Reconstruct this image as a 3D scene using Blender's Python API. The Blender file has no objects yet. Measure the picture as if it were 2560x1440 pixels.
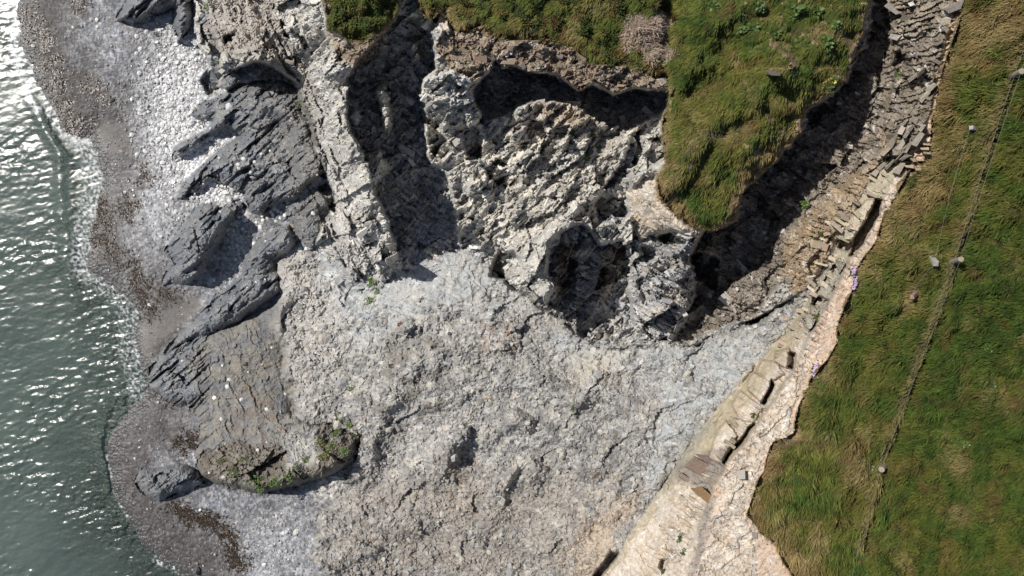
import bpy, math, random
import numpy as np
from mathutils import Vector

sc = bpy.context.scene
R = math.radians
# ------------------------------------------------------------------ camera
# a drone looking straight down, 33 m above the turf, 51 m above the sea
F, ZC = 1828.0, 51.0           # focal length in photo pixels, camera height
cam_d = bpy.data.cameras.new('camera'); cam = bpy.data.objects.new('camera', cam_d)
sc.collection.objects.link(cam)
cam.location = (0, 0, ZC); cam.rotation_euler = (0, 0, 0)
cam_d.sensor_width = 36; cam_d.lens = 36 * F / 2560
cam_d.clip_start = 0.5; cam_d.clip_end = 2000
sc.camera = cam
# ------------------------------------------------------------------ sky, sun, exposure
SUN_EL, SUN_DIR = R(48), (-0.865, 0.50)          # direction towards the sun, seen from above
w = bpy.data.worlds.new('World'); sc.world = w; w.use_nodes = True
nt = w.node_tree; bg = nt.nodes['Background']
sky = nt.nodes.new('ShaderNodeTexSky'); sky.sky_type = 'NISHITA'; sky.sun_disc = False
sky.sun_elevation = SUN_EL; sky.sun_rotation = math.atan2(SUN_DIR[0], SUN_DIR[1])
nt.links.new(sky.outputs[0], bg.inputs[0]); bg.inputs[1].default_value = 0.065
sd = bpy.data.lights.new('sun', 'SUN'); sd.energy = 5.0; sd.angle = R(0.53); sd.color = (1, 0.955, 0.89)
sun = bpy.data.objects.new('sun', sd); sc.collection.objects.link(sun)
_c = math.cos(SUN_EL) / math.hypot(*SUN_DIR)
sun.rotation_euler = Vector((SUN_DIR[0]*_c, SUN_DIR[1]*_c, math.sin(SUN_EL))).to_track_quat('Z', 'Y').to_euler()
sun.location = (-30, 30, 60)
vs_ = sc.view_settings; vs_.view_transform = 'Standard'; vs_.look = 'None'; vs_.exposure = 0.0; vs_.gamma = 1; vs_.use_curve_mapping = False
sc.cycles.max_bounces = 6; sc.cycles.transparent_max_bounces = 8; sc.cycles.use_denoising = True
sc.cycles.sample_clamp_indirect = 4

# ------------------------------------------------------------------ numpy noise
f4 = np.float32
def h01(ix, iy, s):
    h = (ix.astype(np.int64)*374761393 + iy.astype(np.int64)*668265263 + s*1442695041) & 0xFFFFFFFF
    h = ((h ^ (h >> 13)) * 1274126177) & 0xFFFFFFFF
    h = ((h ^ (h >> 16)) * 2246822519) & 0xFFFFFFFF
    return ((h ^ (h >> 15)) & 0xFFFFFF).astype(f4) / 16777216.0
def vnoise(x, y, s=0):
    ix, iy = np.floor(x), np.floor(y); fx, fy = (x-ix).astype(f4), (y-iy).astype(f4)
    ix = ix.astype(np.int64); iy = iy.astype(np.int64)
    u = fx*fx*fx*(fx*(fx*6-15)+10); v = fy*fy*fy*(fy*(fy*6-15)+10)
    def g(dx, dy):
        a = h01(ix+dx, iy+dy, s)*6.2832
        return np.cos(a)*(fx-dx)+np.sin(a)*(fy-dy)
    a, b, c, d = g(0,0), g(1,0), g(0,1), g(1,1)
    return ((a+(b-a)*u)*(1-v)+(c+(d-c)*u)*v)*1.4
def fbm(x, y, s=0, o=4, g=0.5):
    t = 0; a = 1.0; n = 0
    for k in range(o):
        t = t + a*vnoise(x*2**k+k*17.3, y*2**k-k*9.1, s+k); n += a; a *= g
    return t/n
def worley(x, y, s=0, jit=0.9):
    """nearest jittered cell: returns f1, f2, cell random, offset to the cell centre"""
    ix, iy = np.floor(x).astype(np.int64), np.floor(y).astype(np.int64)
    f1 = np.full(x.shape, 9, f4); f2 = f1.copy(); cx = np.zeros(x.shape, f4); cy = cx.copy(); r = cx.copy()
    for dx in (-1, 0, 1):
        for dy in (-1, 0, 1):
            jx, jy = ix+dx, iy+dy
            px = (jx+0.5+jit*(h01(jx, jy, s)-0.5)-x).astype(f4); py = (jy+0.5+jit*(h01(jx, jy, s+7)-0.5)-y).astype(f4)
            d = px*px+py*py; m = d < f1
            f2 = np.where(m, f1, np.minimum(f2, d)); f1 = np.where(m, d, f1)
            cx = np.where(m, -px, cx); cy = np.where(m, -py, cy); r = np.where(m, h01(jx, jy, s+13), r)
    return np.sqrt(f1), np.sqrt(f2), r, cx, cy
def facet(u, v, size, ang, an, s):
    """angular broken-rock relief: each cell is a tilted plate at its own height; also the cell's random number"""
    c, n = np.cos(ang), np.sin(ang)
    x = (u*c+v*n)/(size*an); y = (-u*n+v*c)/size
    f1, f2, r, cx, cy = worley(x, y, s)
    a = (r*91.7) % 1*6.2832; k = (r*37.1) % 1
    return (r-0.5)+(np.cos(a)*cx+np.sin(a)*cy)*(0.35+0.9*k), r, f2-f1
def sstep(a, b, x):
    t = np.clip((x-a)/(b-a), 0, 1); return t*t*(3-2*t)
def sdpoly(P, x, y):
    """signed distance, positive inside"""
    P = np.array(P, f4); Q = np.roll(P, -1, 0)
    d = np.full(x.shape, 1e9, f4); ins = np.zeros(x.shape, bool)
    for (ax, ay), (bx, by) in zip(P, Q):
        ex, ey = bx-ax, by-ay; wx, wy = x-ax, y-ay
        t = np.clip((wx*ex+wy*ey)/(ex*ex+ey*ey+1e-9), 0, 1)
        d = np.minimum(d, (wx-ex*t)**2+(wy-ey*t)**2)
        if by != ay:
            c = ((ay > y) != (by > y)) & (x < ex*(y-ay)/(by-ay)+ax)
            ins ^= c
    d = np.sqrt(d); return np.where(ins, d, -d)
def dline(P, x, y):
    d = np.full(x.shape, 1e9, f4)
    for (ax, ay), (bx, by) in zip(P[:-1], P[1:]):
        ex, ey = bx-ax, by-ay; wx, wy = x-ax, y-ay
        t = np.clip((wx*ex+wy*ey)/(ex*ex+ey*ey+1e-9), 0, 1)
        d = np.minimum(d, (wx-ex*t)**2+(wy-ey*t)**2)
    return np.sqrt(d)
def tps(pts, x, y):
    P = np.array(pts, float); n = len(P); X = P[:, :2]/500.0
    def k(r2): return 0.5*r2*np.log(r2+1e-12)
    D = ((X[:, None]-X[None])**2).sum(-1)
    A = np.zeros((n+3, n+3)); A[:n, :n] = k(D)+np.eye(n)*0.002; A[:n, n] = 1; A[:n, n+1:] = X; A[n, :n] = 1; A[n+1:, :n] = X.T
    b = np.zeros(n+3); b[:n] = P[:, 2]
    c = np.linalg.solve(A, b); xs, ys = x/500.0, y/500.0
    z = c[n]+c[n+1]*xs+c[n+2]*ys
    for i in range(n):
        z = z+c[i]*k((xs-X[i, 0])**2+(ys-X[i, 1])**2)
    return z.astype(f4)

# ------------------------------------------------------------------ the survey grid
def lines(lo, hi, a, b, step):
    core = list(np.arange(a, b, step)); out = []; p, s = a, step
    while p > lo:
        s *= 1.13; p -= s; out.append(p)
    q, s = core[-1], step
    while q < hi:
        s *= 1.13; q += s; core.append(q)
    return np.array(out[::-1]+core, f4)
STEP = 2.8
us = lines(-800, 3360, -24, 2584, STEP); vs = lines(-560, 2000, -24, 1464, STEP)
U, V = np.meshgrid(us, vs)
NU = fbm(U/70, V/70, 11, 4, 0.6); NV = fbm(U/70, V/70, 31, 4, 0.6)

SHORE = [(-900,-600),(60,-600),(62,-40),(46,40),(58,120),(96,205),(130,262),(168,330),(196,338),(228,342),(252,398),(262,440),(240,540),(224,615),(222,672),(285,716),(332,745),(346,800),(342,850),(352,900),(376,930),(372,975),(330,1030),(290,1075),(272,1140),(284,1205),(304,1275),(352,1345),(410,1398),(478,1450),(600,2100),(-900,2100)]
su, sv = U+9*NU, V+9*NV
shore_sd = -sdpoly(SHORE, su, sv)
Z = np.where(shore_sd > 0, 1.5*(1-np.exp(-np.maximum(shore_sd, 0)/260)), -2.6*(1-np.exp(np.minimum(shore_sd, 0)/420))).astype(f4)
Z += 0.10*fbm(U/60, V/60, 3, 3)*sstep(20, 90, shore_sd)
# per-vertex look: colours A and B, relief amounts, bedding angle
A3 = np.zeros(U.shape+(3,), f4); B3 = A3.copy()
PAR = {k: np.zeros(U.shape, f4) for k in ('f1', 'f2', 'f3', 'nb', 'rd', 'ang', 'an', 'cv', 'gl')}
OBJ = np.zeros(U.shape, np.int16)
LOOK = {
    # colour A, colour B, facet relief large/mid/small, soft noise, cobble relief, bedding angle, stretch, colour scatter, gloss
    'shingle': ((.25,.255,.27), (.16,.16,.17), 0, 0, 0, .05, .045, 0, 1, .9, .35),
    'dark':    ((.150,.163,.180), (.20,.20,.20), .30, .14, .04, .10, 0, R(-38), 2.2, .35, .9),
    'slab':    ((.165,.165,.165), (.22,.205,.18), .03, .08, .03, .03, 0, R(62), 3.5, .35, .4),
    'pale':    ((.55,.53,.49), (.40,.385,.36), 1.35, .32, .09, .15, .02, R(-40), 1.6, .45, .1),
    'grey':    ((.38,.365,.345), (.46,.44,.41), .8, .24, .07, .12, .02, R(62), 1.7, .4, .1),
    'slate':   ((.34,.345,.355), (.45,.43,.40), 1.3, .28, .09, .10, 0, R(35), 2.6, .5, .2),
    'scree':   ((.385,.37,.345), (.275,.268,.258), .03, .03, .07, .18, .07, 0, 1.1, .6, .05),
    'hollow':  ((.33,.335,.345), (.42,.40,.375), .45, .26, .09, .10, 0, R(35), 2.6, .5, .2),
    'block':   ((.56,.53,.475), (.42,.40,.365), .85, .40, .10, .12, 0, R(-40), 1.6, .55, .1),
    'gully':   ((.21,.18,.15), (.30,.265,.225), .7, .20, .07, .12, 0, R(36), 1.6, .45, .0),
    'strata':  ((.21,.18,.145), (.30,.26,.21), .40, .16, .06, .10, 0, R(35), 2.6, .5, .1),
    'dust':    ((.36,.375,.38), (.40,.395,.375), .10, .05, .03, .05, .02, R(-20), 1.2, .3, .05),
    'soil':    ((.50,.375,.285), (.53,.44,.35), .0, .02, .02, .03, .01, R(-55), 1.3, .25, 0),
    'ledge':   ((.42,.38,.30), (.37,.32,.23), .06, .07, .03, .04, 0, R(-54), 4.0, .2, .1),
    'cream':   ((.56,.50,.43), (.50,.42,.33), .08, .08, .04, .10, 0, R(30), 1.6, .35, .05),
    'earth':   ((.32,.24,.16), (.38,.31,.23), .35, .14, .06, .12, .0, R(20), 1.4, .4, 0),
    'heath':   ((.31,.26,.20), (.25,.19,.145), .25, .16, .10, .14, .02, 0, 1.2, .4, 0),
    'crust':   ((.20,.18,.155), (.14,.125,.105), .40, .22, .10, .10, .02, 0, 1.2, .4, 0),
    'turf':    ((.055,.056,.018), (.10,.08,.03), 0, 0, 0, .22, 0, 0, 1, .2, 0),
}
OBJS = ['beach']
def paint(look, wgt, sl):
    a, b, f1, f2, f3, nb, rd, ang, an, cv, gl = LOOK[look]
    for T, c in ((A3, a), (B3, b)):
        T[sl] += (np.array(c, f4)-T[sl])*wgt[..., None]
    for k, x in zip(('f1', 'f2', 'f3', 'nb', 'rd', 'ang', 'an', 'cv', 'gl'), (f1, f2, f3, nb, rd, ang, an, cv, gl)):
        PAR[k][sl] += (x-PAR[k][sl])*wgt
def box_of(P, pad):
    P = np.array(P); i0, i1 = np.searchsorted(us, (P[:, 0].min()-pad, P[:, 0].max()+pad)); j0, j1 = np.searchsorted(vs, (P[:, 1].min()-pad, P[:, 1].max()+pad))
    return slice(max(j0-1, 0), j1+1), slice(max(i0-1, 0), i1+1)
def region(P, look=None, pts=None, add=None, soft=5, warp=14, obj=None, prof=None, lsoft=None):
    """paint one piece of ground: absolute heights through survey points (pts) or a rise above what is there (add)"""
    sl = box_of(P, 40+soft)
    d = sdpoly(P, U[sl]+warp*NU[sl], V[sl]+warp*NV[sl])
    wgt = sstep(-soft, soft, d)
    if pts is not None:
        Z[sl] += (tps(pts, U[sl], V[sl])-Z[sl])*wgt
    if add is not None:
        a = tps(add, U[sl], V[sl]) if isinstance(add, list) else add
        Z[sl] += a*(wgt if prof is None else np.where(d > 0, 1-np.exp(-np.maximum(d, 0)/prof), 0))
    if look:
        paint(look, sstep(-(lsoft or soft), lsoft or soft, d), sl)
    if obj is not None:
        if obj not in OBJS: OBJS.append(obj)
        o = OBJ[sl]; o[d > 0] = OBJS.index(obj)
    return sl, d
paint('shingle', np.ones(U.shape, f4), (slice(None), slice(None)))

region([(540,235),(700,190),(800,230),(880,540),(1010,640),(1010,790),(820,820),(690,720),(700,560),(680,500),(740,450),(720,300)], 'dark', [(560,240,1.6),(700,220,2.2),(780,300,3.6),(840,480,3.8),(700,470,1.8),(740,560,2.0),(800,620,2.6),(880,740,3.2),(980,700,4.2),(720,700,2.0),(820,800,3.0)], soft=20, warp=10)
region([(770,1050),(900,1040),(980,1080),(960,1240),(840,1290),(790,1230)], 'scree', [(790,1060,2.6),(900,1080,3.6),(960,1150,3.6),(860,1250,2.5),(800,1230,2.0)], soft=24, warp=10)
# ---- bedrock of the whole cliff, smooth; the breaks come after
CLIFF = [(478,-600),(484,60),(500,110),(520,165),(496,190),(522,232),(580,222),(650,195),(700,192),(745,225),(770,300),(800,400),(835,480),(850,540),(800,560),(785,620),(860,730),(960,750),(1010,690),(1150,640),(1260,690),(1345,765),(1400,790),(1500,875),(1600,865),(1700,870),(1800,840),(1900,790),(2060,700),(2300,420),(2420,0),(2450,-600)]
region(CLIFF, 'pale', [(490,0,2.6),(500,120,2.8),(530,180,2.2),(600,60,6.0),(600,-300,7),(650,130,6.6),(700,200,4.0),(730,60,9.5),(760,200,7.2),(780,330,5.6),(830,480,4.2),(800,600,2.8),(870,720,3.0),(960,720,3.8),(840,150,13.2),(870,60,15.2),(850,300,10.5),(880,240,13.4),(888,330,12.8),(890,430,10.6),(915,440,11.4),(930,540,8.6),(955,530,9.6),(985,610,7.6),(1000,670,5.0),(900,640,5.2),
    (1000,-300,14),(1010,40,13.2),(1080,100,14.6),(1100,180,14.2),(1120,240,13.2),(1080,260,12.0),(1100,330,11.2),(1090,420,9.2),(1160,330,11.8),(1150,430,9.6),(1160,540,7.8),(1160,630,6.0),(1220,420,10.6),(1230,540,8.6),(1250,640,7.0),(1300,350,12.4),(1400,310,12.9),(1550,350,13.0),(1350,460,12.0),(1450,470,12.4),(1380,540,11.8),(1430,550,12.2),(1320,600,10.2),(1375,640,11.2),(1360,690,10.4),(1330,700,8.8),(1352,750,8.6),
    (1540,400,12.4),(1500,500,12.0),(1630,350,13.6),(1640,450,15.2),(1610,480,14.2),(1600,560,12.4),(1500,640,10.0),(1480,760,8.6),(1500,860,8.8),(1700,580,15.0),(1740,590,14.6),(1650,620,12.6),(1640,740,11.2),(1740,730,12.2),(1650,850,9.6),(1700,860,10.2),
    (1850,600,13.0),(1850,750,11.4),(1800,830,10.8),(1950,650,13.0),(1950,780,12.4),(2060,560,14.6),(2060,690,13.8),(2000,430,13.2),(2150,300,14.2),(2200,400,15.6),(2300,420,16.8),(2190,120,14.6),(2260,60,15.6),(2300,250,16.2),(2390,60,17.4),(2400,-300,17.8),(2200,-300,15.4)],
    warp=16, soft=5, obj='cliff')
region([(1060,190),(1120,170),(1210,230),(1300,262),(1420,256),(1500,306),(1580,322),(1600,340),(1560,400),(1500,470),(1440,545),(1370,640),(1350,755),(1290,640),(1160,630),(1140,520),(1070,400)], 'block', soft=12, warp=16)
# ---- talus below it
SCREE = [(862,762),(930,712),(1010,672),(1150,618),(1215,655),(1260,690),(1345,755),(1400,785),(1500,865),(1600,855),(1700,858),(1790,830),(1880,800),(1960,745),(2050,690),(2150,640),(2100,780),(2050,850),(1980,960),(1880,1080),(1770,1240),(1660,1430),(1640,1500),(1450,2100),(600,2100),(850,1460),(770,1390),(806,1330),(782,1290),(835,1245),(890,1160),(880,1110),(850,1090),(800,1100),(760,1090),(720,1060),(735,1000),(718,900),(690,800),(700,740),(690,690),(735,615),(775,635),(850,735)]
region(SCREE, 'scree', [(720,850,2.6),(700,780,2.3),(745,650,2.3),(760,1000,2.9),(850,850,3.4),(900,1150,3.0),(820,1280,2.2),(800,1440,2.0),(880,750,3.1),(1000,700,4.4),(1140,640,5.6),(1000,900,4.9),(1000,1100,4.0),(1000,1300,3.1),(1000,1440,2.7),(1250,750,6.4),(1250,950,6.8),(1250,1150,6.0),(1250,1350,5.0),(1350,780,7.2),(1430,830,7.7),(1500,880,8.3),(1560,860,8.6),(1500,1080,9.0),(1500,1250,8.2),(1480,1440,7.6),(1700,880,10.2),(1720,1000,11.2),(1620,1200,10.6),(1520,1400,9.2),(1800,840,10.8),(1880,820,11.6),(1900,900,12.4),(1990,740,12.9),(2040,690,13.4),(2080,780,14.0),(1860,1080,12.8),(1700,1300,11.0),(1200,1900,3.4),(800,1900,2.0)],
    warp=26, soft=14, obj='scree', lsoft=18)
# fine grey dust apron along the foot of the cliff, and the grey flank beside the pale fan
region([(780,640),(860,560),(900,640),(980,690),(1080,640),(1160,610),(1230,660),(1300,760),(1220,800),(1100,760),(1000,800),(960,850),(880,900),(850,790),(790,740)], 'dust', soft=25, warp=30)
region([(1560,840),(1700,870),(1880,810),(1900,900),(1790,1030),(1700,1130),(1640,1220),(1590,1180),(1660,1040),(1640,940)], 'dust', soft=25, warp=40)
region([(1440,820),(1540,850),(1560,930),(1440,920),(1360,840)], 'dust', soft=22, warp=30)

# ---- turf: headland and the brow above the recess
TURF_H = [(1045,-600),(1050,20),(1075,55),(1108,15),(1125,70),(1150,85),(1200,66),(1230,95),(1280,102),(1340,100),(1400,110),(1440,122),(1470,160),(1560,165),(1640,198),(1668,215),(1656,330),(1664,400),(1640,440),(1652,490),(1700,538),(1770,580),(1846,552),(1850,490),(1900,440),(1950,388),(2005,332),(2010,290),(2055,240),(2120,205),(2135,130),(2165,60),(2185,0),(2200,-600)]
LIP = [(1085,120),(1120,50),(1660,120),(1672,226),(1640,222),(1590,222),(1560,232),(1530,238),(1500,213),(1480,207),(1455,228),(1440,227),(1400,188),(1330,182),(1290,162),(1260,172),(1235,142),(1212,190),(1165,218),(1138,206),(1120,160)]
# the gully floor in front of the headland drops below its edge
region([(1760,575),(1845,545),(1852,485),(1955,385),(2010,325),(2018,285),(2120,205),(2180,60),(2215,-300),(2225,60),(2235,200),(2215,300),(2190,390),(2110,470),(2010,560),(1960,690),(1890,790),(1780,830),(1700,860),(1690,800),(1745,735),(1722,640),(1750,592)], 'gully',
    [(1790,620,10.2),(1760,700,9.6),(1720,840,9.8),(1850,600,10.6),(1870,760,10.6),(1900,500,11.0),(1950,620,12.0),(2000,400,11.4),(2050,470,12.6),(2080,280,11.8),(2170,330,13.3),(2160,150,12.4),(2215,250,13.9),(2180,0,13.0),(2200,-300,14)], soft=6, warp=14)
# recess under the brow
RECESS = [(1180,226),(1225,180),(1240,150),(1300,172),(1400,195),(1440,232),(1480,212),(1530,242),(1600,226),(1672,232),(1668,262),(1640,290),(1612,300),(1580,322),(1540,322),(1500,306),(1465,282),(1420,256),(1340,252),(1300,262),(1270,290),(1215,300),(1195,270)]
region(RECESS, 'hollow', [(1200,260,10.6),(1230,190,10.8),(1300,220,10.4),(1400,230,10.5),(1480,270,10.4),(1550,300,10.6),(1640,260,10.8),(1300,260,11.4),(1420,256,11.6),(1540,320,11.6)], soft=5, warp=12)
region(LIP, 'heath', [(1100,100,15.2),(1150,200,15.0),(1200,80,15.75),(1200,150,15.5),(1240,150,15.2),(1330,175,15.3),(1330,110,16.0),(1440,220,15.4),(1440,130,16.15),(1480,200,15.7),(1530,230,15.5),(1560,170,16.2),(1660,220,16.0),(1400,80,16.3),(1640,190,16.3)], soft=4, warp=9)
# pit below the mid buttress, with its brown slab walls
PIT = [(1375,600),(1440,556),(1462,560),(1500,610),(1560,600),(1578,640),(1572,720),(1582,800),(1590,848),(1550,850),(1515,836),(1500,872),(1440,830),(1400,780),(1362,762),(1384,712),(1366,690)]
region(PIT, 'slate', [(1400,640,7.6),(1440,600,8.4),(1400,740,7.0),(1480,700,7.0),(1560,640,8.0),(1560,740,7.8),(1430,800,7.3),(1480,810,7.4),(1500,860,8.1),(1580,840,8.3)], soft=6, warp=8)
region([(1462,560),(1500,606),(1570,606),(1560,660),(1530,720),(1496,768),(1480,760),(1520,690),(1470,640),(1440,650),(1420,640)], 'slate', add=1.3, soft=6, warp=14, prof=18)
# dark fold between the shelf and the light rib left of the headland
region([(1600,330),(1608,380),(1575,430),(1580,480),(1555,560),(1500,560),(1480,510),(1530,440),(1560,400),(1580,340)], 'slate', add=-1.9, soft=6, warp=14)
# cove between the left ridge and the mid buttress
COVE = [(985,30),(1050,40),(1085,110),(1088,170),(1052,195),(1060,270),(1062,340),(1072,400),(1118,428),(1138,510),(1140,560),(1148,625),(1060,655),(1012,682),(1000,650),(975,570),(935,470),(905,380),(872,330),(866,270),(868,200),(905,140),(960,90)]
region(COVE, 'hollow', [(1015,60,12.0),(1030,150,10.2),(900,200,10.0),(900,300,9.2),(980,250,8.8),(1040,350,7.4),(930,400,7.4),(960,480,6.4),(1060,480,6.0),(1000,600,5.3),(1120,600,5.6),(1060,640,5.3),(1110,450,6.6)], soft=5, warp=16)
for P, h in (([(938,225),(960,205),(975,240),(985,300),(970,345),(955,330),(952,280)], 2.6), ([(870,290),(890,275),(900,300),(885,312)], 2.2), ([(905,385),(950,370),(975,420),(940,470),(915,440)], 2.4), ([(1015,100),(1050,90),(1050,150),(1030,160)], 1.6)):
    region(P, 'pale', add=h, soft=5, warp=10, prof=9)
# folds and hollows of the mid buttress
for P, h in (([(1064,290),(1090,300),(1110,340),(1130,380),(1105,400),(1068,380)], -1.5), ([(1150,330),(1185,310),(1210,340),(1200,392),(1165,385)], -1.6), ([(1215,420),(1245,400),(1290,420),(1300,460),(1260,470),(1225,450)], -1.5),
             ([(1222,694),(1236,660),(1250,628),(1276,626),(1300,648),(1314,674),(1280,684),(1250,698)], -2.2), ([(1150,590),(1178,585),(1180,610),(1155,622)], -0.9), ([(1286,270),(1320,262),(1310,300),(1290,300)], .9),
             ([(1270,340),(1310,320),(1320,350),(1290,365)], .8), ([(1390,350),(1420,345),(1425,368),(1400,372)], .9)):
    region(P, None, add=h, soft=5, warp=10)
region([(1050,190),(1120,170),(1200,220),(1195,300),(1160,330),(1110,320),(1060,260)], 'pale', add=1.0, soft=6, warp=12, prof=20)
region([(1290,640),(1320,690),(1352,756),(1372,745),(1384,712),(1366,690),(1378,640),(1440,555),(1470,500),(1440,500),(1380,560),(1320,600)], 'pale', add=1.1, soft=5, warp=8, prof=14)
# right buttress under the headland tip: ribs and shadowed notches
region([(1578,640),(1600,600),(1640,590),(1700,600),(1750,595),(1722,640),(1745,735),(1715,800),(1680,850),(1645,852),(1600,825),(1578,780)], 'slate', add=1.2, soft=4, warp=10, prof=20)
for P, h in (([(1645,590),(1670,578),(1720,605),(1700,622),(1660,612)], -1.7), ([(1600,610),(1625,615),(1650,640),(1620,660),(1604,640)], -1.4), ([(1700,640),(1760,630),(1800,650),(1790,720),(1745,700),(1720,668)], -2.2), ([(1620,665),(1670,680),(1690,720),(1650,710)], -1.2), ([(1590,700),(1610,690),(1630,740),(1610,760)], -1.0)):
    region(P, None, add=h, soft=4, warp=12)
region([(1575,480),(1610,440),(1640,440),(1652,500),(1700,545),(1755,585),(1740,600),(1680,575),(1640,580),(1600,600),(1580,560)], 'cream', add=.5, soft=6, warp=8, prof=14)
# left ridge: hollow under its seaward end, soft crusted upper part
region([(484,-600),(484,60),(500,110),(520,165),(560,170),(640,140),(700,170),(760,250),(790,330),(835,470),(860,440),(800,250),(740,120),(690,20),(680,-600)], 'grey', soft=20, warp=20)
region([(548,214),(560,188),(600,168),(636,152),(690,166),(742,212),(700,200),(655,196),(600,210),(565,226)], 'dark', [(560,205,2.4),(640,175,2.6),(735,208,3.4)], soft=5, warp=8)
region([(545,170),(560,130),(640,120),(690,140),(745,205),(690,168),(636,154),(590,172)], None, add=1.6, soft=5, warp=10)
region([(490,60),(520,70),(530,130),(520,165),(500,195),(522,232),(545,205),(548,160),(545,100),(510,20)], 'dark', add=-.4, soft=8, warp=10)
region([(835,480),(880,540),(930,640),(985,690),(940,715),(870,690),(800,620),(800,570)], 'grey', soft=18, warp=20)
for P in ([(795,470),(815,455),(845,500),(850,540),(825,520)], [(560,90),(585,80),(590,100),(565,105)], [(700,50),(712,60),(725,95),(710,90)], [(742,80),(760,90),(772,125),(755,118)]):
    region(P, None, add=-1.3, soft=4, warp=9)
# white cap rock beside the brow
region([(1100,5),(1112,0),(1118,50),(1130,72),(1120,85),(1095,60)], 'cream', add=.5, soft=4, warp=6)
# turf
TZ = [(1060,0,15.4),(1150,60,15.6),(1300,60,16.2),(1440,110,16.2),(1600,150,16.4),(1660,220,16.2),(1660,350,16.6),(1645,450,16.3),(1760,570,16.0),(1845,545,16.2),(1800,350,17.0),(1950,380,16.6),(2000,300,16.8),(2110,200,16.8),(1900,100,17.2),(2170,50,16.9),(1500,-300,17.0),(2000,-400,17.6)]
TURF_HP = region(TURF_H, 'turf', TZ, soft=3, warp=18, obj='turf_h', lsoft=4)
region([(1655,-40),(1690,-40),(1712,30),(1690,90),(1660,140),(1690,180),(1670,200),(1640,150)], None, add=-.9, soft=14, warp=14)
region([(796,-600),(803,0),(815,72),(850,86),(880,112),(912,116),(962,80),(985,50),(1000,10),(1010,-600)], 'turf', [(800,0,15.6),(850,80,14.9),(900,110,14.6),(980,50,14.9),(900,0,16),(900,-300,16.4)], soft=4, warp=9, obj='turf_k')
region([(815,72),(880,112),(962,80),(985,50),(960,110),(930,150),(880,170),(850,150)], 'heath', soft=12, warp=16)
# sunlit earth slope in the gully and bedded slabs at its head
region([(2205,310),(2232,380),(2180,450),(2120,560),(2060,670),(2000,740),(1950,690),(1970,590),(2010,530),(2110,460),(2190,390)], 'earth', add=[(2150,400,.3),(2000,560,.5),(2050,640,.5),(1960,700,.2)], soft=10, warp=16)
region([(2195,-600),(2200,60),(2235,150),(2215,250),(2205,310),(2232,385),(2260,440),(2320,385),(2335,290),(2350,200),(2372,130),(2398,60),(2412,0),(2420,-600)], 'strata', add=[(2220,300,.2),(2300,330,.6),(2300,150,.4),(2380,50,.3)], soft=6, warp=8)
region([(2240,130),(2258,128),(2268,160),(2262,205),(2246,200),(2236,165)], None, add=-1.2, soft=9, warp=22)

# ---- clifftop on the right, bare soil strip, ledge
GRASS_EDGE = [(2412,-20),(2398,60),(2372,130),(2350,200),(2332,290),(2322,380),(2272,430),(2250,470),(2212,530),(2192,600),(2152,655),(2135,690),(2136,715),(2112,768),(2092,820),(2096,850),(2070,900),(2034,935),(2020,965),(1998,1015),(1982,1085),(1930,1108),(1905,1180),(1886,1230),(1868,1285),(1900,1330),(1930,1352),(1960,1405),(1990,1450)]
FOOT = [(2225,390),(2180,440),(2122,550),(2096,615),(2060,682),(2010,762),(1960,832),(1900,902),(1850,962),(1790,1022),(1720,1112),(1670,1192),(1610,1282),(1550,1372),(1505,1445)]
BROW = [(2278,400),(2240,445),(2196,520),(2152,592),(2122,650),(2092,722),(2062,772),(2030,832),(1996,900),(1962,962),(1915,1030),(1862,1105),(1815,1165),(1780,1235),(1745,1330),(1715,1445)]
region([(u-16, v-11) for u, v in BROW]+[(1560,2100),(2200,2100)]+[(u+70, v+30) for u, v in GRASS_EDGE[::-1]]+[(2400,-60),(2320,300)], 'soil', [(2330,380,17.2),(2250,450,17.0),(2150,620,16.9),(2080,800,16.8),(2000,950,16.6),(1900,1100,16.5),(1850,1250,16.3),(1780,1280,15.9),(1740,1440,15.4),(1950,1440,16.5),(1800,1900,16)], soft=5, warp=8, obj='path')
region([(2200,540),(2235,490),(2250,470),(2225,470),(2170,570),(2130,660),(2100,740),(2120,700),(2160,620)], 'cream', soft=8, warp=8)
region([(2010,880),(2030,900),(1985,1000),(1975,1080),(1925,1105),(1895,1180),(1880,1260),(1840,1300),(1800,1210),(1830,1160),(1900,1060),(1960,970)], 'cream', soft=10, warp=12)
region([(1800,1260),(1860,1290),(1890,1340),(1880,1460),(1740,1460),(1770,1340)], 'cream', soft=14, warp=14)
def zat(u, v): return float(Z[min(np.searchsorted(vs, v), len(vs)-1), min(np.searchsorted(us, u), len(us)-1)])
LZ = [(u, v, zat(u-8, v-6)) for (u, v) in FOOT]+[(u, v, z) for (u, v), z in zip(BROW, np.linspace(16.8, 15.3, len(BROW)))]
region(FOOT+[(1300,2100),(1640,2100)]+BROW[::-1], 'ledge', LZ+[(1400,1900,6.5),(1650,1900,14)], soft=6, warp=6, obj='ledge')
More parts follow.
